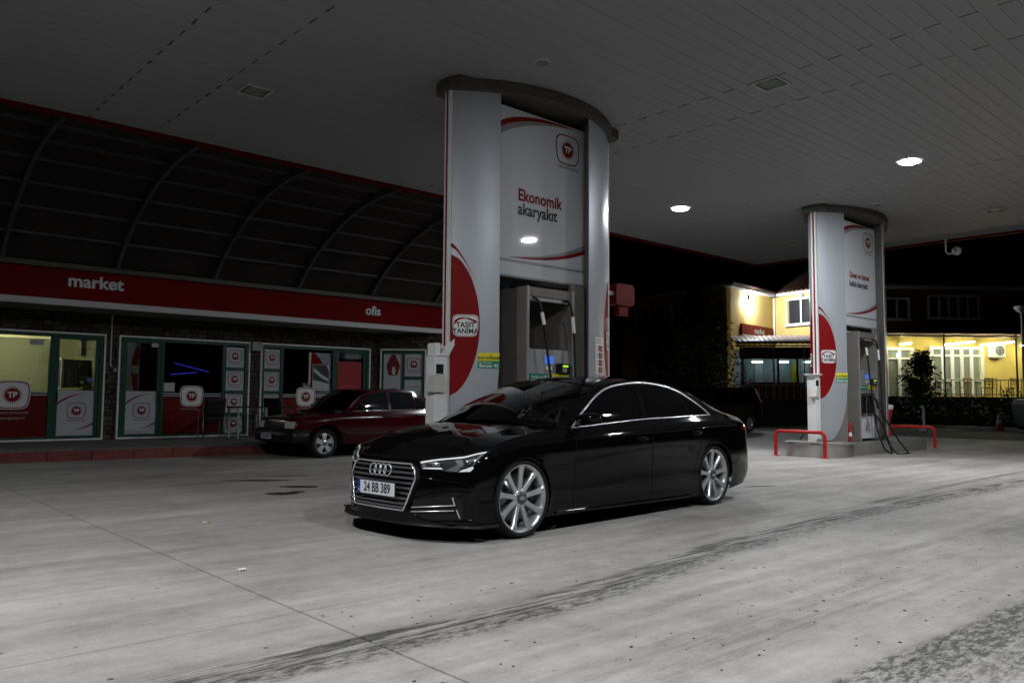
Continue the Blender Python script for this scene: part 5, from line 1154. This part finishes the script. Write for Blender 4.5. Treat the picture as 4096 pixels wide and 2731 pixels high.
for md in ('L', 'R'):
    D_.decal('side_window', [(.60,.872),(1.41,.885),(1.41,1.225),(1.15,1.215),(.96,1.165),(.76,1.03)], md, M_CGR, off=.005); D_.decal('side_window', [(1.47,.887),(2.04,.892),(2.04,1.222),(1.47,1.228)], md, M_CGR, off=.005); D_.decal('side_window', [(2.065,.892),(2.44,.897),(2.32,1.04),(2.07,1.21)], md, M_CGR, off=.005)
    D_.line('chrome_trim', [(.60,.858),(1.0,.866),(1.6,.872),(2.4,.880)], md, .007, M_CHROME, off=.004)
    D_.line('side_moulding', [(.42,.44),(1.2,.435),(2.15,.44)], md, .014, M_BLKG, off=.004)
    for u0, z0, u1, z1 in ((.47,.80,.47,.30),(1.44,.84,1.44,.30),(2.22,.86,2.05,.55)): D_.line('panel_seam', [(u0+(u1-u0)*k/6, z0+(z1-z0)*k/6) for k in range(7)], md, .004, M_SEAM, off=0., step=1)
    for u, k in ((1.33,0),(2.12,1)):
        par = [o for q, o in pr.items() if not isinstance(q, str) and q[1] == (md == 'R') and q[2] == k][0]
        mb = MB(); mb.tube([D_.cast(md, u-.08+.16*i/5, .762, .018) for i in range(6)], .017, 8); mb.build('door_handle', M_BLKG, par)
    sg = -1 if md == 'L' else 1
    mb = MB(); mb.box((.64,sg*.80-.0 if sg > 0 else sg*.99,.875),(.73,sg*.99 if sg > 0 else sg*.80,.985)); mir = mb.build('mirror', M_BLKG, rc, bevel=.02)
    mb = MB(); mb.tube([(.66,sg*.70,.88),(.68,sg*.82,.90)], .018, 6); mb.build('mirror_foot', M_BLKG, mir)
for sg in (-1, 1):
    m_ = lambda pts: [(sg*y, z) for y, z in pts]
    h_ = D_.decal('headlight', m_([(.42,.548),(.60,.548),(.60,.668),(.42,.672)]), 'F', mat('old_headlight', (.75,.76,.74), .15, metal=.2, coat=1.), off=.008); D_.decal('headlight', m_([(.605,.548),(.745,.55),(.735,.668),(.605,.668)]), 'F', mat('old_headlight', (.5,.5,.5)), off=.008)
D_.decal('grille', [(-.41,.55),(.41,.55),(.41,.668),(-.41,.668)], 'F', M_BLKG, off=.006)
mb = MB(); path = [Vector((p.x, p.y, 0)) for p in D_.bot[:52]]; full = [Vector((p.x,-p.y,0)) for p in path[::-1]]+path[1:]
rows = []
for dz, o in ((.29,-.02),(.30,.05),(.40,.065),(.52,.05),(.53,-.03)):
    rr = []
    for i, p in enumerate(full):
        a = full[max(0,i-1)]; b = full[min(len(full)-1,i+1)]; d = b-a; nr = Vector((d.y,-d.x,0)).normalized()
        if abs(p.y) < .4 and nr.x > 0: nr = -nr
        if abs(p.y) >= .4 and p.y*nr.y < 0: nr = -nr
        rr.append(p+nr*o+Vector((0,0,dz)))
    rows.append(rr)
keep_ = [i for i, p in enumerate(full) if p.x < -.34]
rows = [[r_[i] for i in keep_] for r_ in rows]; mb.grid(rows); mb.build('front_bumper', M_BLKG, rc)
number_plate(rc, '24 DN 077', lambda x, z, o: Vector((-.735-o, .10-x, .40+z)), .44, .10)
for (u, z, r_) in (A1_, A2_):
    for sd in (-1, 1): wheel_parts(rc, .275, .185, .18, 'five', Vector((u, sd*(.785-.09), .275)), sd)
mb = MB(); mb.box((.25,-.68,.80),(.55,.68,.87)); mb.build('dashboard', M_SEAT, rc)
for y in (-.35,.35): MB().box((1.15,y-.24,.35),(1.30,y+.24,1.02)).build('seat', M_SEAT, rc, bevel=.04)

# ---- dark van under the conifer
van = thing('dark_van', 'dark van parked in the shade behind the black sedan', 'van', (21.3,15.75,0), 0)
M_VAN = mat('van_paint', (.008,.008,.009), .25, coat=.6)
prof = [(0,.28),(0,.62),(.10,.86),(.75,1.0),(1.25,1.50),(1.7,1.68),(3.9,1.70),(4.1,1.62),(4.22,1.1),(4.25,.55),(4.22,.28)]
prof = [(x, .28+(z-.28)*.90) for x, z in prof]
mb = MB(); hw = [.80,.84,.82,.80,.72,.68,.70,.70,.82,.84,.80]; rows = [[Vector((x, -h, z)), Vector((x+.01, -h*.97, z)), Vector((x, 0, z+.01)), Vector((x+.01, h*.97, z)), Vector((x, h, z))] for (x, z), h in zip(prof, hw)]
mb.grid(rows, False)
for s_ in (-1,1): mb.add([Vector((x, s_*h, z)) for (x, z), h in zip(prof, hw)], [list(range(len(prof)))])
mb.add([(0,-.8,.28),(4.22,-.8,.28),(4.22,.8,.28),(0,.8,.28)], [(0,1,2,3)]); mb.build('body', M_VAN, van, bevel=.04)
for s_ in (-1,1):
    for x0, x1 in ((1.30,2.15),(2.25,3.10),(3.2,3.95)): MB().add([(x0,s_*.838,1.02),(x1,s_*.838,1.02),(x1-.02,s_*.742,1.52),(x0+.12,s_*.742,1.52)], [(0,1,2,3)]).build('side_window', M_CGD, van)
    MB().box((4.20,s_*.78-.06,.75),(4.28,s_*.78+.06,1.08)).build('tail_lamp', mat('tail_lamp_red', (.2,.01,.01)), van, bevel=.01)
    mb = MB(); mb.tube([(1.9,s_*.62,1.72),(2.0,s_*.62,1.76),(3.7,s_*.62,1.76),(3.8,s_*.62,1.72)], .014, 6); mb.build('roof_rail', M_CHROME, van)
    for x in (.75, 3.4): wheel_parts(van, .31, .20, .2, 'five', Vector((x, s_*.74, .31)), s_)
MB().box((4.255,-.6,1.12),(4.262,.6,1.5)).build('rear_window', M_CGD, van); MB().box((4.26,-.24,.60),(4.27,.24,.70)).build('number_plate', M_SWW, van)

# ------------------------------------------------------------------ yellow house beyond the forecourt
P0, P1, P2, P3 = Vector((34.06,21.72,0)), Vector((39.37,22.29,0)), Vector((38.57,17.60,0)), Vector((44.82,12.45,0)); PL = Vector((35.7,29.7,0))
def wallf(A, B):
    d = (B-A).normalized(); n = Vector((d.y, -d.x, 0))
    if n.dot(FWv) > 0: n = -n
    return lambda s_, z, o=0.: A+d*s_+n*o+Vector((0,0,z))
fW, fL, fM, fD = wallf(P0,P1), wallf(P1,P2), wallf(P2,P3), wallf(PL,P0)
def pbox(f, s0, s1, z0, z1, o0, o1): return MB().extrude([f(s0,z0,o0), f(s1,z0,o0), f(s1,z0,o1), f(s0,z0,o1)], (0,0,z1-z0))
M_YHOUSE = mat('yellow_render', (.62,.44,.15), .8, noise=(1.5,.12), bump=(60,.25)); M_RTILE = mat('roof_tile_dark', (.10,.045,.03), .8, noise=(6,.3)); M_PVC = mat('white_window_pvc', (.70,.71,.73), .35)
M_DKGL = mat('dark_window_glass', (.02,.022,.028), .06)
house = thing('yellow_house', 'two-storey yellow house with white windows behind the far pump', 'house', (40,19,0))
LW, LL, LM, LD = (P1-P0).length, (P2-P1).length, (P3-P2).length, (P0-PL).length
EZ = 6.62
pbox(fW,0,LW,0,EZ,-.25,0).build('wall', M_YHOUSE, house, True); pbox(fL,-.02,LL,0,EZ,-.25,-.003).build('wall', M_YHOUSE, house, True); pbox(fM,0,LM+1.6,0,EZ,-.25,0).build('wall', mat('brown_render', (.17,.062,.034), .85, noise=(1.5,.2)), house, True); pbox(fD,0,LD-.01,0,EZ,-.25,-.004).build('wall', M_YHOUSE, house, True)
for f, a, b in ((fW,-.35,LW-.42),(fL,.45,LL+.1),(fM,-.1,LM+2),(fD,0,LD+.1)):
    pbox(f, a, b, EZ, EZ+.13, -.3, .45).build('eave', M_PVC, house, True)
    rows = [[f(a+(b-a)*j/24, EZ+.14+2.3*k/8, .5-4.5*k/8) for j in range(25)] for k in range(9)]; rf = MB().grid(rows, False).build('roof', M_RTILE, house, True, solid=.05)
    tl = MB()
    for j in range(int((b-a)/.28)): tl.tube([f(a+.14+.28*j, EZ+.17+2.3*k/4, .52-4.5*k/4) for k in range(5)], .06, 6)
    tag(tl.build('roof_tile_rows', M_RTILE, rf, True), kind='stuff')
def window(f, s0, s1, z0, z1, n, par=house, keystone=False, gl=None):
    fr = MB()
    for q in ((s0,s0+.10,z0,z1),(s1-.10,s1,z0,z1),(s0+.10,s1-.10,z1-.10,z1),(s0+.10,s1-.10,z0,z0+.08)):
        b = pbox(f,*q,.0,.09); fr.add(b.v,b.f)
    wd = (s1-s0-.2)/n
    for i in range(1, n):
        b = pbox(f,s0+.1+wd*i-.045,s0+.1+wd*i+.045,z0+.08,z1-.10,.0,.07); fr.add(b.v,b.f)
    wo = fr.build('window', M_PVC, par, True)
    for i in range(n): pbox(f,s0+.1+wd*i+.05,s0+.1+wd*(i+1)-.05,z0+.09,z1-.11,.01,.02).build('pane', gl or M_DKGL, wo, True)
    pbox(f,s0-.08,s1+.08,z0-.07,z0-.005,.0,.14).build('sill', M_PVC, wo, True)
    if keystone: pbox(f,(s0+s1)/2-.12,(s0+s1)/2+.12,z1-.02,z1+.12,.0,.12).build('keystone', M_PVC, wo, True)
window(fL,.93,2.79,5.06,6.47,2,keystone=True); window(fM,1.62,2.90,5.11,6.20,2); window(fM,3.81,6.43,5.19,6.36,5,gl=M_DKGL); window(fD,4.2,5.4,5.0,6.2,2); window(fD,1.2,2.4,5.0,6.2,2)
mb = MB(); mb.tube([fL(.17,6.6,.08), fL(.17,4.4,.08)], .04, 8); mb.build('downpipe', M_PVC, house, True)
sg_ = pbox(fW,1.35,5.05,4.42,4.95,.02,.14).build('market_sign', M_DRED, house, True); pbox(fW,1.35,5.05,4.29,4.41,.02,.16).build('sign_strip', M_PVC, sg_, True)
label_text('lettering', 'market', .42, lambda x, y: fW(3.35+x, 4.66+y, .145), M_SWW, sg_, .006, world=True)
# floodlight on the wing
M_FLOOD = mat('floodlight_led', (.9,.9,.9), .3, emit=(.80,.90,1.), estr=1800.)
t = thing('floodlight', 'glaring white floodlight under the eave of the yellow house', 'floodlight', tuple(fW(1.95,6.30,.30)))
lp = pbox(fW,1.78,2.12,6.16,6.42,.22,.34); lp.build('housing', M_DGREY, t, True, bevel=.01)
mb = MB(); mb.add([fW(2.125,6.17,.20), fW(2.125,6.17,.40), fW(2.20,6.36,.38), fW(2.20,6.36,.22)], [(0,1,2,3)]); mb.add([fW(1.86,6.15,.36), fW(2.12,6.15,.36), fW(2.12,6.36,.35), fW(1.86,6.36,.35)], [(0,1,2,3)]); mb.build('led_panel', M_FLOOD, t, True)
mb = MB(); mb.tube([fW(1.95,6.42,.28), fW(1.95,6.55,.20), fW(1.95,6.55,0)], .02, 6); mb.build('bracket', M_GREY, t, True)
# left porch
Q0, Q1 = Vector((33.17,20.50,0)), Vector((36.5,16.57,0)); fQ = wallf(Q0,Q1); LQ = (Q1-Q0).length
M_CORR = mat('corrugated_sheet', (.30,.22,.20), .5, noise=(4,.2)); M_PRED = mat('porch_red', (.17,.012,.014), .5, noise=(3,.2))
mb = MB(); rows = [[fQ(-.2+(LQ+.6)*j/80, 3.72+.55*k-.0+.025*math.cos(j*1.9), .35-2.2*k) for j in range(81)] for k in (0,1)]; mb.grid(rows); aw = mb.build('porch_roof', M_CORR, house, True, solid=.02)
pbox(fQ,-.2,LQ+.4,3.60,3.68,.28,.36).build('porch_beam', M_DGREY, house, True)
pbox(fQ,.0,LQ,3.04,3.60,-.06,0).build('porch_valance', mat('porch_dark_red', (.06,.008,.010), .6), house, True)
pbox(fQ,.0,LQ,1.86,1.95,-.06,0).build('porch_band', M_PRED, house, True); pbox(fQ,.0,LQ,1.21,1.858,-.10,-.04).build('porch_wall', M_PRED, house, True); pbox(fQ,-.3,LQ+.2,0,1.208,-.2,.1).build('porch_base', mat('base_wall', (.06,.055,.05), .9, noise=(3,.3), bump=(20,.5)), house, True)
for s_ in (.12,1.74,2.60,3.5,4.4): pbox(fQ,s_-.05,s_+.05,1.952,3.038,-.05,.01).build('porch_mullion', M_PRED, house, True)
for a, b in ((.17,1.69),(1.79,2.55),(2.65,3.45),(3.55,4.35)): pbox(fQ,a,b,1.952,3.038,-.03,-.022).build('porch_pane', M_GLASS, house, True)
for s_ in (.05,1.48,2.85,4.3): mb = MB(); mb.tube([fQ(s_,1.1,.30), fQ(s_,3.62,.30)], .035, 8); mb.build('porch_post', M_GREY, house, True)
rail_ = pbox(fQ,-.2,LQ,1.79,1.83,.13,.17).build('porch_rail', M_GREY, house, True)
for k in range(14): pbox(fQ,.2+.31*k,.245+.31*k,1.215,1.788,.135,.165).build('picket', M_GREY, rail_, True)
pbox(fQ,.0,LQ,1.2,3.6,-2.0,-1.95).build('porch_back_wall', mat('pale_room', (.50,.56,.56), .7), house, True)
for a, b, mm in ((1.0,1.35,M_PVC),(1.95,2.2,M_PVC),(2.75,2.95,M_YEL),(3.2,3.5,M_PVC),(.4,.6,M_GSW)): pbox(fQ,a,b,1.3,2.9,-1.94,-1.85).build('room_fitting', mm, house, True)
M_PT = mat('porch_tube', (.8,.8,.8), .4, emit=(.75,.95,1.), estr=26.)
for k, (s_, l) in enumerate(((1.0,'left strip lamp glowing inside the red porch'),(2.2,'middle strip lamp glowing inside the red porch'),(3.4,'right strip lamp glowing inside the red porch'))):
    t = thing('porch_lamp', l, 'lamp', tuple(fQ(s_,2.95,-1.0)), 0, 'strip lamps in the porch'); mb = MB(); mb.tube([fQ(s_-.25,2.95,-1.2), fQ(s_+.25,2.95,-1.2)], .03, 8); mb.build('tube', M_PT, t, True); pbox(fQ,s_-.28,s_+.28,2.985,3.02,-1.25,-1.15).build('housing', M_PVC, t, True)
# right terrace
M_LAMPY = mat('terrace_paint', (.64,.51,.15), .75, noise=(2,.1))
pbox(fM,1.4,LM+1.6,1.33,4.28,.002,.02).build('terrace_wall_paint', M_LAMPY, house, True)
pbox(fM,-.2,LM+1.8,0,1.33,.03,3.0).build('terrace_base', mat('base_wall', (.06,.055,.05), .9), house, True)
rows = [[fM(-.1+(LM+1.8)*j/60, 4.36-.14*k+.018*math.cos(j*2.1), .03+3.1*k) for j in range(61)] for k in (0,1)]; MB().grid(rows).build('terrace_roof', M_CORR, house, True, solid=.02)
for s_ in (2.9,6.30,8.9): mb = MB(); mb.tube([fM(s_,1.33,2.8), fM(s_,4.2,2.8)], .04, 8); mb.build('terrace_post', M_DGREY, house, True)
pbox(fM,-.1,LM+1.7,4.05,4.13,2.74,2.86).build('terrace_beam', M_PVC, house, True)
def tall_window(s0, s1, z0, z1, n, trans):
    fr = MB(); wd = (s1-s0)/n
    for q in [(s0-.16,s0,z0,z1+.14),(s1,s1+.16,z0,z1+.14),(s0,s1,z1,z1+.14)]+[(s0+wd*i-.08,s0+wd*i+.08,z0,z1) for i in range(1,n)]+[(s0,s1,zz-.05,zz+.05) for zz in trans]:
        b = pbox(fM,*q,.022,.10+.004*random.random()); fr.add(b.v,b.f)
    wo = fr.build('window', M_PVC, house, True)
    for i in range(n): pbox(fM,s0+wd*i+.08,s0+wd*(i+1)-.08,z0,z1,.028,.036).build('pane', mat('terrace_glass_lit', (.20,.24,.22), .05), wo, True)  # pane colour lightened to stand in for the lit room behind
tall_window(3.98,6.40,1.40,3.66,5,(3.36,2.16)); tall_window(1.72,2.86,1.36,3.60,2,(3.2,))
ac = thing('air_conditioner', 'white air conditioner box on the yellow terrace wall', 'air conditioner', tuple(fM(7.15,3.26,.05))); pbox(fM,6.78,7.50,3.30,3.92,.03,.34).build('case', M_PVC, ac, True, bevel=.02)
mb = MB(); c_ = fM(7.2,3.61,.345); u_ = (fM(1,0)-fM(0,0)); nn = fM(0,0,1)-fM(0,0,0)
mb.add([c_+(u_*math.cos(a)+Vector((0,0,1))*math.sin(a))*.24+nn*.002 for a in [2*math.pi*k/24 for k in range(24)]], [list(range(24))]); mb.build('fan', M_BLKG, ac, True); pbox(fM,6.85,7.42,3.24,3.29,.03,.30).build('bracket', M_GREY, ac, True)
for r_ in (.08,.16,.235): mb = MB(); mb.tube([c_+(u_*math.cos(a)+Vector((0,0,1))*math.sin(a))*r_+nn*.012 for a in [2*math.pi*k/24 for k in range(24)]], .008, 5, True); mb.build('fan_guard', M_PVC, ac, True)
M_TT = mat('terrace_tube', (.9,.9,.7), .4, emit=(1.,.95,.60), estr=95.)
for s_, o1, l in ((2.2,1.3,'shortest strip lamp under the terrace roof, beside the far pump'),(4.45,2.6,'second strip lamp under the terrace roof, above the bush'),(6.25,2.7,'third strip lamp under the terrace roof, above the tall window'),(8.25,2.7,'rightmost strip lamp under the terrace roof')):
    t = thing('strip_lamp', l, 'lamp', tuple(fM(s_,3.88,.4)), 0, 'strip lamps under the terrace roof'); mb = MB(); mb.tube([fM(s_,3.86,.35), fM(s_,3.86,o1)], .03, 8); mb.build('tube', M_TT, t, True); pbox(fM,s_-.05,s_+.05,3.895,3.93,.3,o1+.05).build('housing', M_PVC, t, True)
rl = thing('terrace_railing', 'black metal railing along the front of the yellow terrace', 'railing', tuple(fM(4,1.33,2.85)))
for z in (1.45,2.10): mb = MB(); mb.tube([fM(1.9,z,2.9), fM(LM+1.6,z,2.9)], .02, 6); mb.build('rail', M_BLKG, rl, True)
for k in range(20): mb = MB(); mb.tube([fM(2.0+.38*k,1.34,2.9), fM(2.0+.38*k,2.10,2.9)], .014, 6); mb.build('picket', M_BLKG, rl, True)
M_CH = mat('yellow_chair_wood', (.42,.30,.06), .6)
for k, (s_, o) in enumerate(((4.6,1.6),(5.3,2.1),(5.9,1.5),(6.6,2.0),(7.3,1.7),(7.9,2.2))):
    t = thing('terrace_chair', 'yellow wooden chair, %s from the left on the terrace' % ('first','second','third','fourth','fifth','sixth')[k], 'chair', tuple(fM(s_,1.33,o)), 0, 'yellow chairs on the terrace')
    pbox(fM,s_-.2,s_+.2,1.76,1.80,o-.2,o+.2).build('seat', M_CH, t, True)
    for a in (-.18,.14):
        for b in (-.18,.14): pbox(fM,s_+a,s_+a+.04,1.331,1.759,o+b,o+b+.04).build('leg', M_CH, t, True)
    for z in (1.90,2.02,2.14): pbox(fM,s_-.2,s_+.2,z,z+.06,o+.16,o+.19).build('back_slat', M_CH, t, True)
    for a in (-.20,.16): pbox(fM,s_+a,s_+a+.04,1.801,2.24,o+.155,o+.195).build('back_post', M_CH, t, True)
# hanging lamp glow and shop light behind the terrace door
t = thing('pendant_lamp', 'round glowing pendant behind the terrace door', 'lamp', tuple(fM(2.35,3.2,.25))); mb = MB(); mb.lathe([(0,-.10),(.07,-.07),(.09,0),(.06,.08),(0,.10)], tuple(fM(2.15,3.35,.25)), 'Z', 16); mb.build('globe', mat('pendant_glow', (.9,.8,.5), .4, emit=(1.,.9,.55), estr=6.), t, True); mb = MB(); mb.tube([fM(2.15,3.45,.25), fM(2.15,4.2,.25)], .008, 5); mb.build('cord', M_BLKG, t, True)

# ------------------------------------------------------------------ far kerb, plants, street things
M_LEAF = island_mat('conifer_leaf', [(.010,.020,.010),(.016,.032,.014),(.022,.042,.018)], .7, 4); M_BARK = mat('bark', (.05,.038,.028), .9, noise=(8,.4)); M_LEAF2 = island_mat('shrub_leaf', [(.020,.040,.014),(.035,.065,.02),(.05,.09,.03)], .6, 4)
fk = MB(); fk.extrude([(36.2,23.5,-.03),(36.5,18.5,-.03),(36.0,13.5,-.03),(35.2,6.0,-.03),(35.4,6.0,-.03),(36.2,13.5,-.03),(36.7,18.5,-.03),(36.4,23.5,-.03)], (0,0,.15)); struct(fk, 'far_kerb', mat('far_kerb_paint', (.42,.42,.42), .8, noise=(2,.3)))
def leafy(mb, c, size, n, spread, flat_=.5):
    for _ in range(n):
        p = c+Vector((random.gauss(0,spread), random.gauss(0,spread), random.gauss(0,spread*.7))); a = random.uniform(0,6.28); tl = random.uniform(-.8,.8); s_ = size*random.uniform(.6,1.4)
        d = Vector((math.cos(a), math.sin(a), tl)).normalized(); q = d.cross(Vector((random.random()-.5, random.random()-.5, 1))).normalized()
        mb.add([p, p+d*s_*.5+q*s_*.22, p+d*s_, p+d*s_*.5-q*s_*.22], [(0,1,2,3)])
def conifer(x, y, h, r_, label):
    t = thing('conifer_tree', label, 'tree', (x, y, 0), 0, 'dark conifers'); mb = MB(); mb.tube([(0,0,0),(.02,0,h*.4),(0,.02,h*.95)], .1, 10, radii=[.13,.08,.015]); 
    lf = MB(); N_ = 46
    for k in range(N_):
        q = k/N_; z = .35+(h-.4)*q; rr = r_*(1-q)**.72*(.75+.5*random.random())
        for j in range(int(5+9*(1-q))):
            a = random.uniform(0,6.283); tip = Vector((math.cos(a)*rr, math.sin(a)*rr, z+.22*rr-.05)); b0 = Vector((0,0,z-.05))
            if k % 3 == 0: mb.tube([b0, b0.lerp(tip,.6)], .012, 4, radii=[.018,.006])
            for m_ in range(7): leafy(lf, b0.lerp(tip, .30+.70*m_/6), .17, 3, .06)
    mb.build('trunk', M_BARK, t); lf.build('crown', M_LEAF, t)
conifer(26.75,18.25,6.0,1.9,'large dark conifer left of the yellow house'); conifer(28.6,21.6,5.2,1.5,'dark conifer farther left, behind the black sedan')
t = thing('shrub_tree', 'small dark shrub tree in front of the lit terrace', 'shrub', (33.75,12.65,0)); mb = MB(); lf = MB(); mb.tube([(0,0,0),(.03,.02,1.2),(0,.02,2.7)], .05, 8, radii=[.06,.04,.012])
for k in range(120):
    q = random.random()**.85; z = .55+2.5*q; rr = (1.35*(1-q)**.8+.16)*random.uniform(.35,1); a = random.uniform(0,6.283); tip = Vector((math.cos(a)*rr, math.sin(a)*rr, z+.15*rr)); b0 = Vector((0,0,z-.25)); mb.tube([b0, b0.lerp(tip,.5)+Vector((0,0,.03)), tip], .01, 4, radii=[.014,.009,.004])
    for m_ in range(6): leafy(lf, b0.lerp(tip, .35+.65*m_/5), .16, 7, .085)
mb.build('trunk', M_BARK, t); lf.build('crown', M_LEAF2, t)
for x, y, sc, l in ((36.6,10.2,.75,'low dark bush at the right end of the terrace railing'),(35.9,11.3,.5,'small dark bush at the foot of the terrace wall')):
    t = thing('low_bush', l, 'bush', (x, y, 0)); mb = MB(); lf = MB()
    for k in range(26):
        a = random.uniform(0,6.283); rr = sc*random.uniform(.3,1); tip = Vector((math.cos(a)*rr*.8, math.sin(a)*rr*.8, sc*random.uniform(.8,2.4))); mb.tube([(0,0,0), tip*.5+Vector((0,0,.1)), tip], .01, 4); 
        for m_ in range(4): leafy(lf, tip*(.5+.5*m_/3), .14, 7, .10)
    mb.build('stems', M_BARK, t); lf.build('crown', M_LEAF, t)
t = thing('traffic_cone', 'dim red and white traffic cone by the far kerb', 'traffic cone', (34.9,10.25,0)); mb = MB(); mb.box((-.19,-.19,0),(.19,.19,.04)); mb.build('base', mat('cone_base', (.10,.02,.02), .8), t, bevel=.01); MB().lathe([(.15,.041),(.03,.75),(0,.75)], n=20).build('cone', mat('dim_cone', (.14,.03,.025), .8), t); MB().lathe([(.112,.28),(.086,.43)], n=20).build('band', M_GSW, t); MB().lathe([(.074,.51),(.056,.62)], n=20).build('band', M_GSW, t)  # cone and bands coloured darker to stand in for dim light
t = thing('standpipe', 'pale bent standpipe on the far kerb below the shrub', 'pipe', (31.9,11.9,0)); mb = MB(); mb.tube([(0,0,0),(0,0,.85),(-.03,.02,.93),(-.10,.07,.90)], .045, 10); mb.build('pipe', M_PVC, t); MB().box((-.13,-.13,0),(.13,.13,.14)).build('foot', M_PVC, t, bevel=.02)
t = thing('utility_cabinet', 'dark cabinet with pale rounded edge at the far right', 'cabinet', (35.75,8.85,0)); mb = MB(); p = squircle(1.7,1.22,40,7,0); mb.extrude([Vector((.74*x, -.67*x, .64+z)) for x, z in p], (.55,.6,0)); mb.build('body', mat('cabinet_dark', (.010,.010,.011), .6), t)
mb = MB(); mb.tube([Vector((.74*x-.01, -.67*x-.01, .64+z)) for x, z in p], .014, 6, True); mb.build('edge', M_PVC, t)
t = thing('street_lamp', 'unlit street lamp with a pale curved head at the right edge', 'street lamp', (39.0,10.45,0)); mb = MB(); mb.tube([(0,0,0),(0,0,3.6),(0,0,4.9)], .06, 10, radii=[.07,.055,.045]); mb.build('pole', M_GREY, t)
mb = MB(); mb.lathe([(.05,4.88),(.20,5.0),(.30,5.14),(.26,5.20),(0,5.25)], n=24); mb.build('head', M_PVC, t)
t = thing('dump_wall', 'dark low wall closing the yard behind the far pump', 'wall', (39,12,0)); pbox(fM,1.0,LM+3,0,.6,3.05,3.25).build('wall', mat('base_wall', (.06,.055,.05), .9), t, True)

# ------------------------------------------------------------------ litter on the concrete
t = thing('paper_scrap', 'crumpled white scrap of paper on the concrete', 'litter', (2.26,5.05,0)); mb = MB(); mb.grid([[Vector((-.022+.044*i/5, -.016+.032*j/5, .003+.013*abs(math.sin(i*1.7+j*2.3)))) for i in range(6)] for j in range(6)], False); mb.build('sheet', M_SWW, t)
t = thing('cigarette_end', 'tiny orange and white cigarette end on the concrete', 'litter', (2.85,7.12,.005)); mb = MB(); mb.tube([(-.03,.02,.004),(.005,.0,.004)], .005, 6); mb.build('paper', M_SWW, t); mb = MB(); mb.tube([(.005,0,.004),(.03,-.015,.004)], .0052, 6); mb.build('filter', mat('cork', (.5,.22,.05), .7), t)
GM = MB()
for i in range(420):
    x = random.uniform(1.8,10); y = .75+3.2*random.random()**1.5; r_ = random.uniform(.0035,.0125)*random.uniform(.6,1.)
    pts = [(r_*random.uniform(.6,1.5)*math.cos(a), r_*random.uniform(.5,1.2)*math.sin(a)) for a in [2*math.pi*k/6 for k in range(6)]]
    GM.add([(x+a, y+b, .0008) for a, b in pts]+[(x, y, r_*.5)], [(k, (k+1) % 6, 6) for k in range(6)])
tag(GM.build('grit', mat('dark_grit', (.03,.028,.025), .9)), 'dark grit scattered over the near lane', 'grit', kind='stuff')
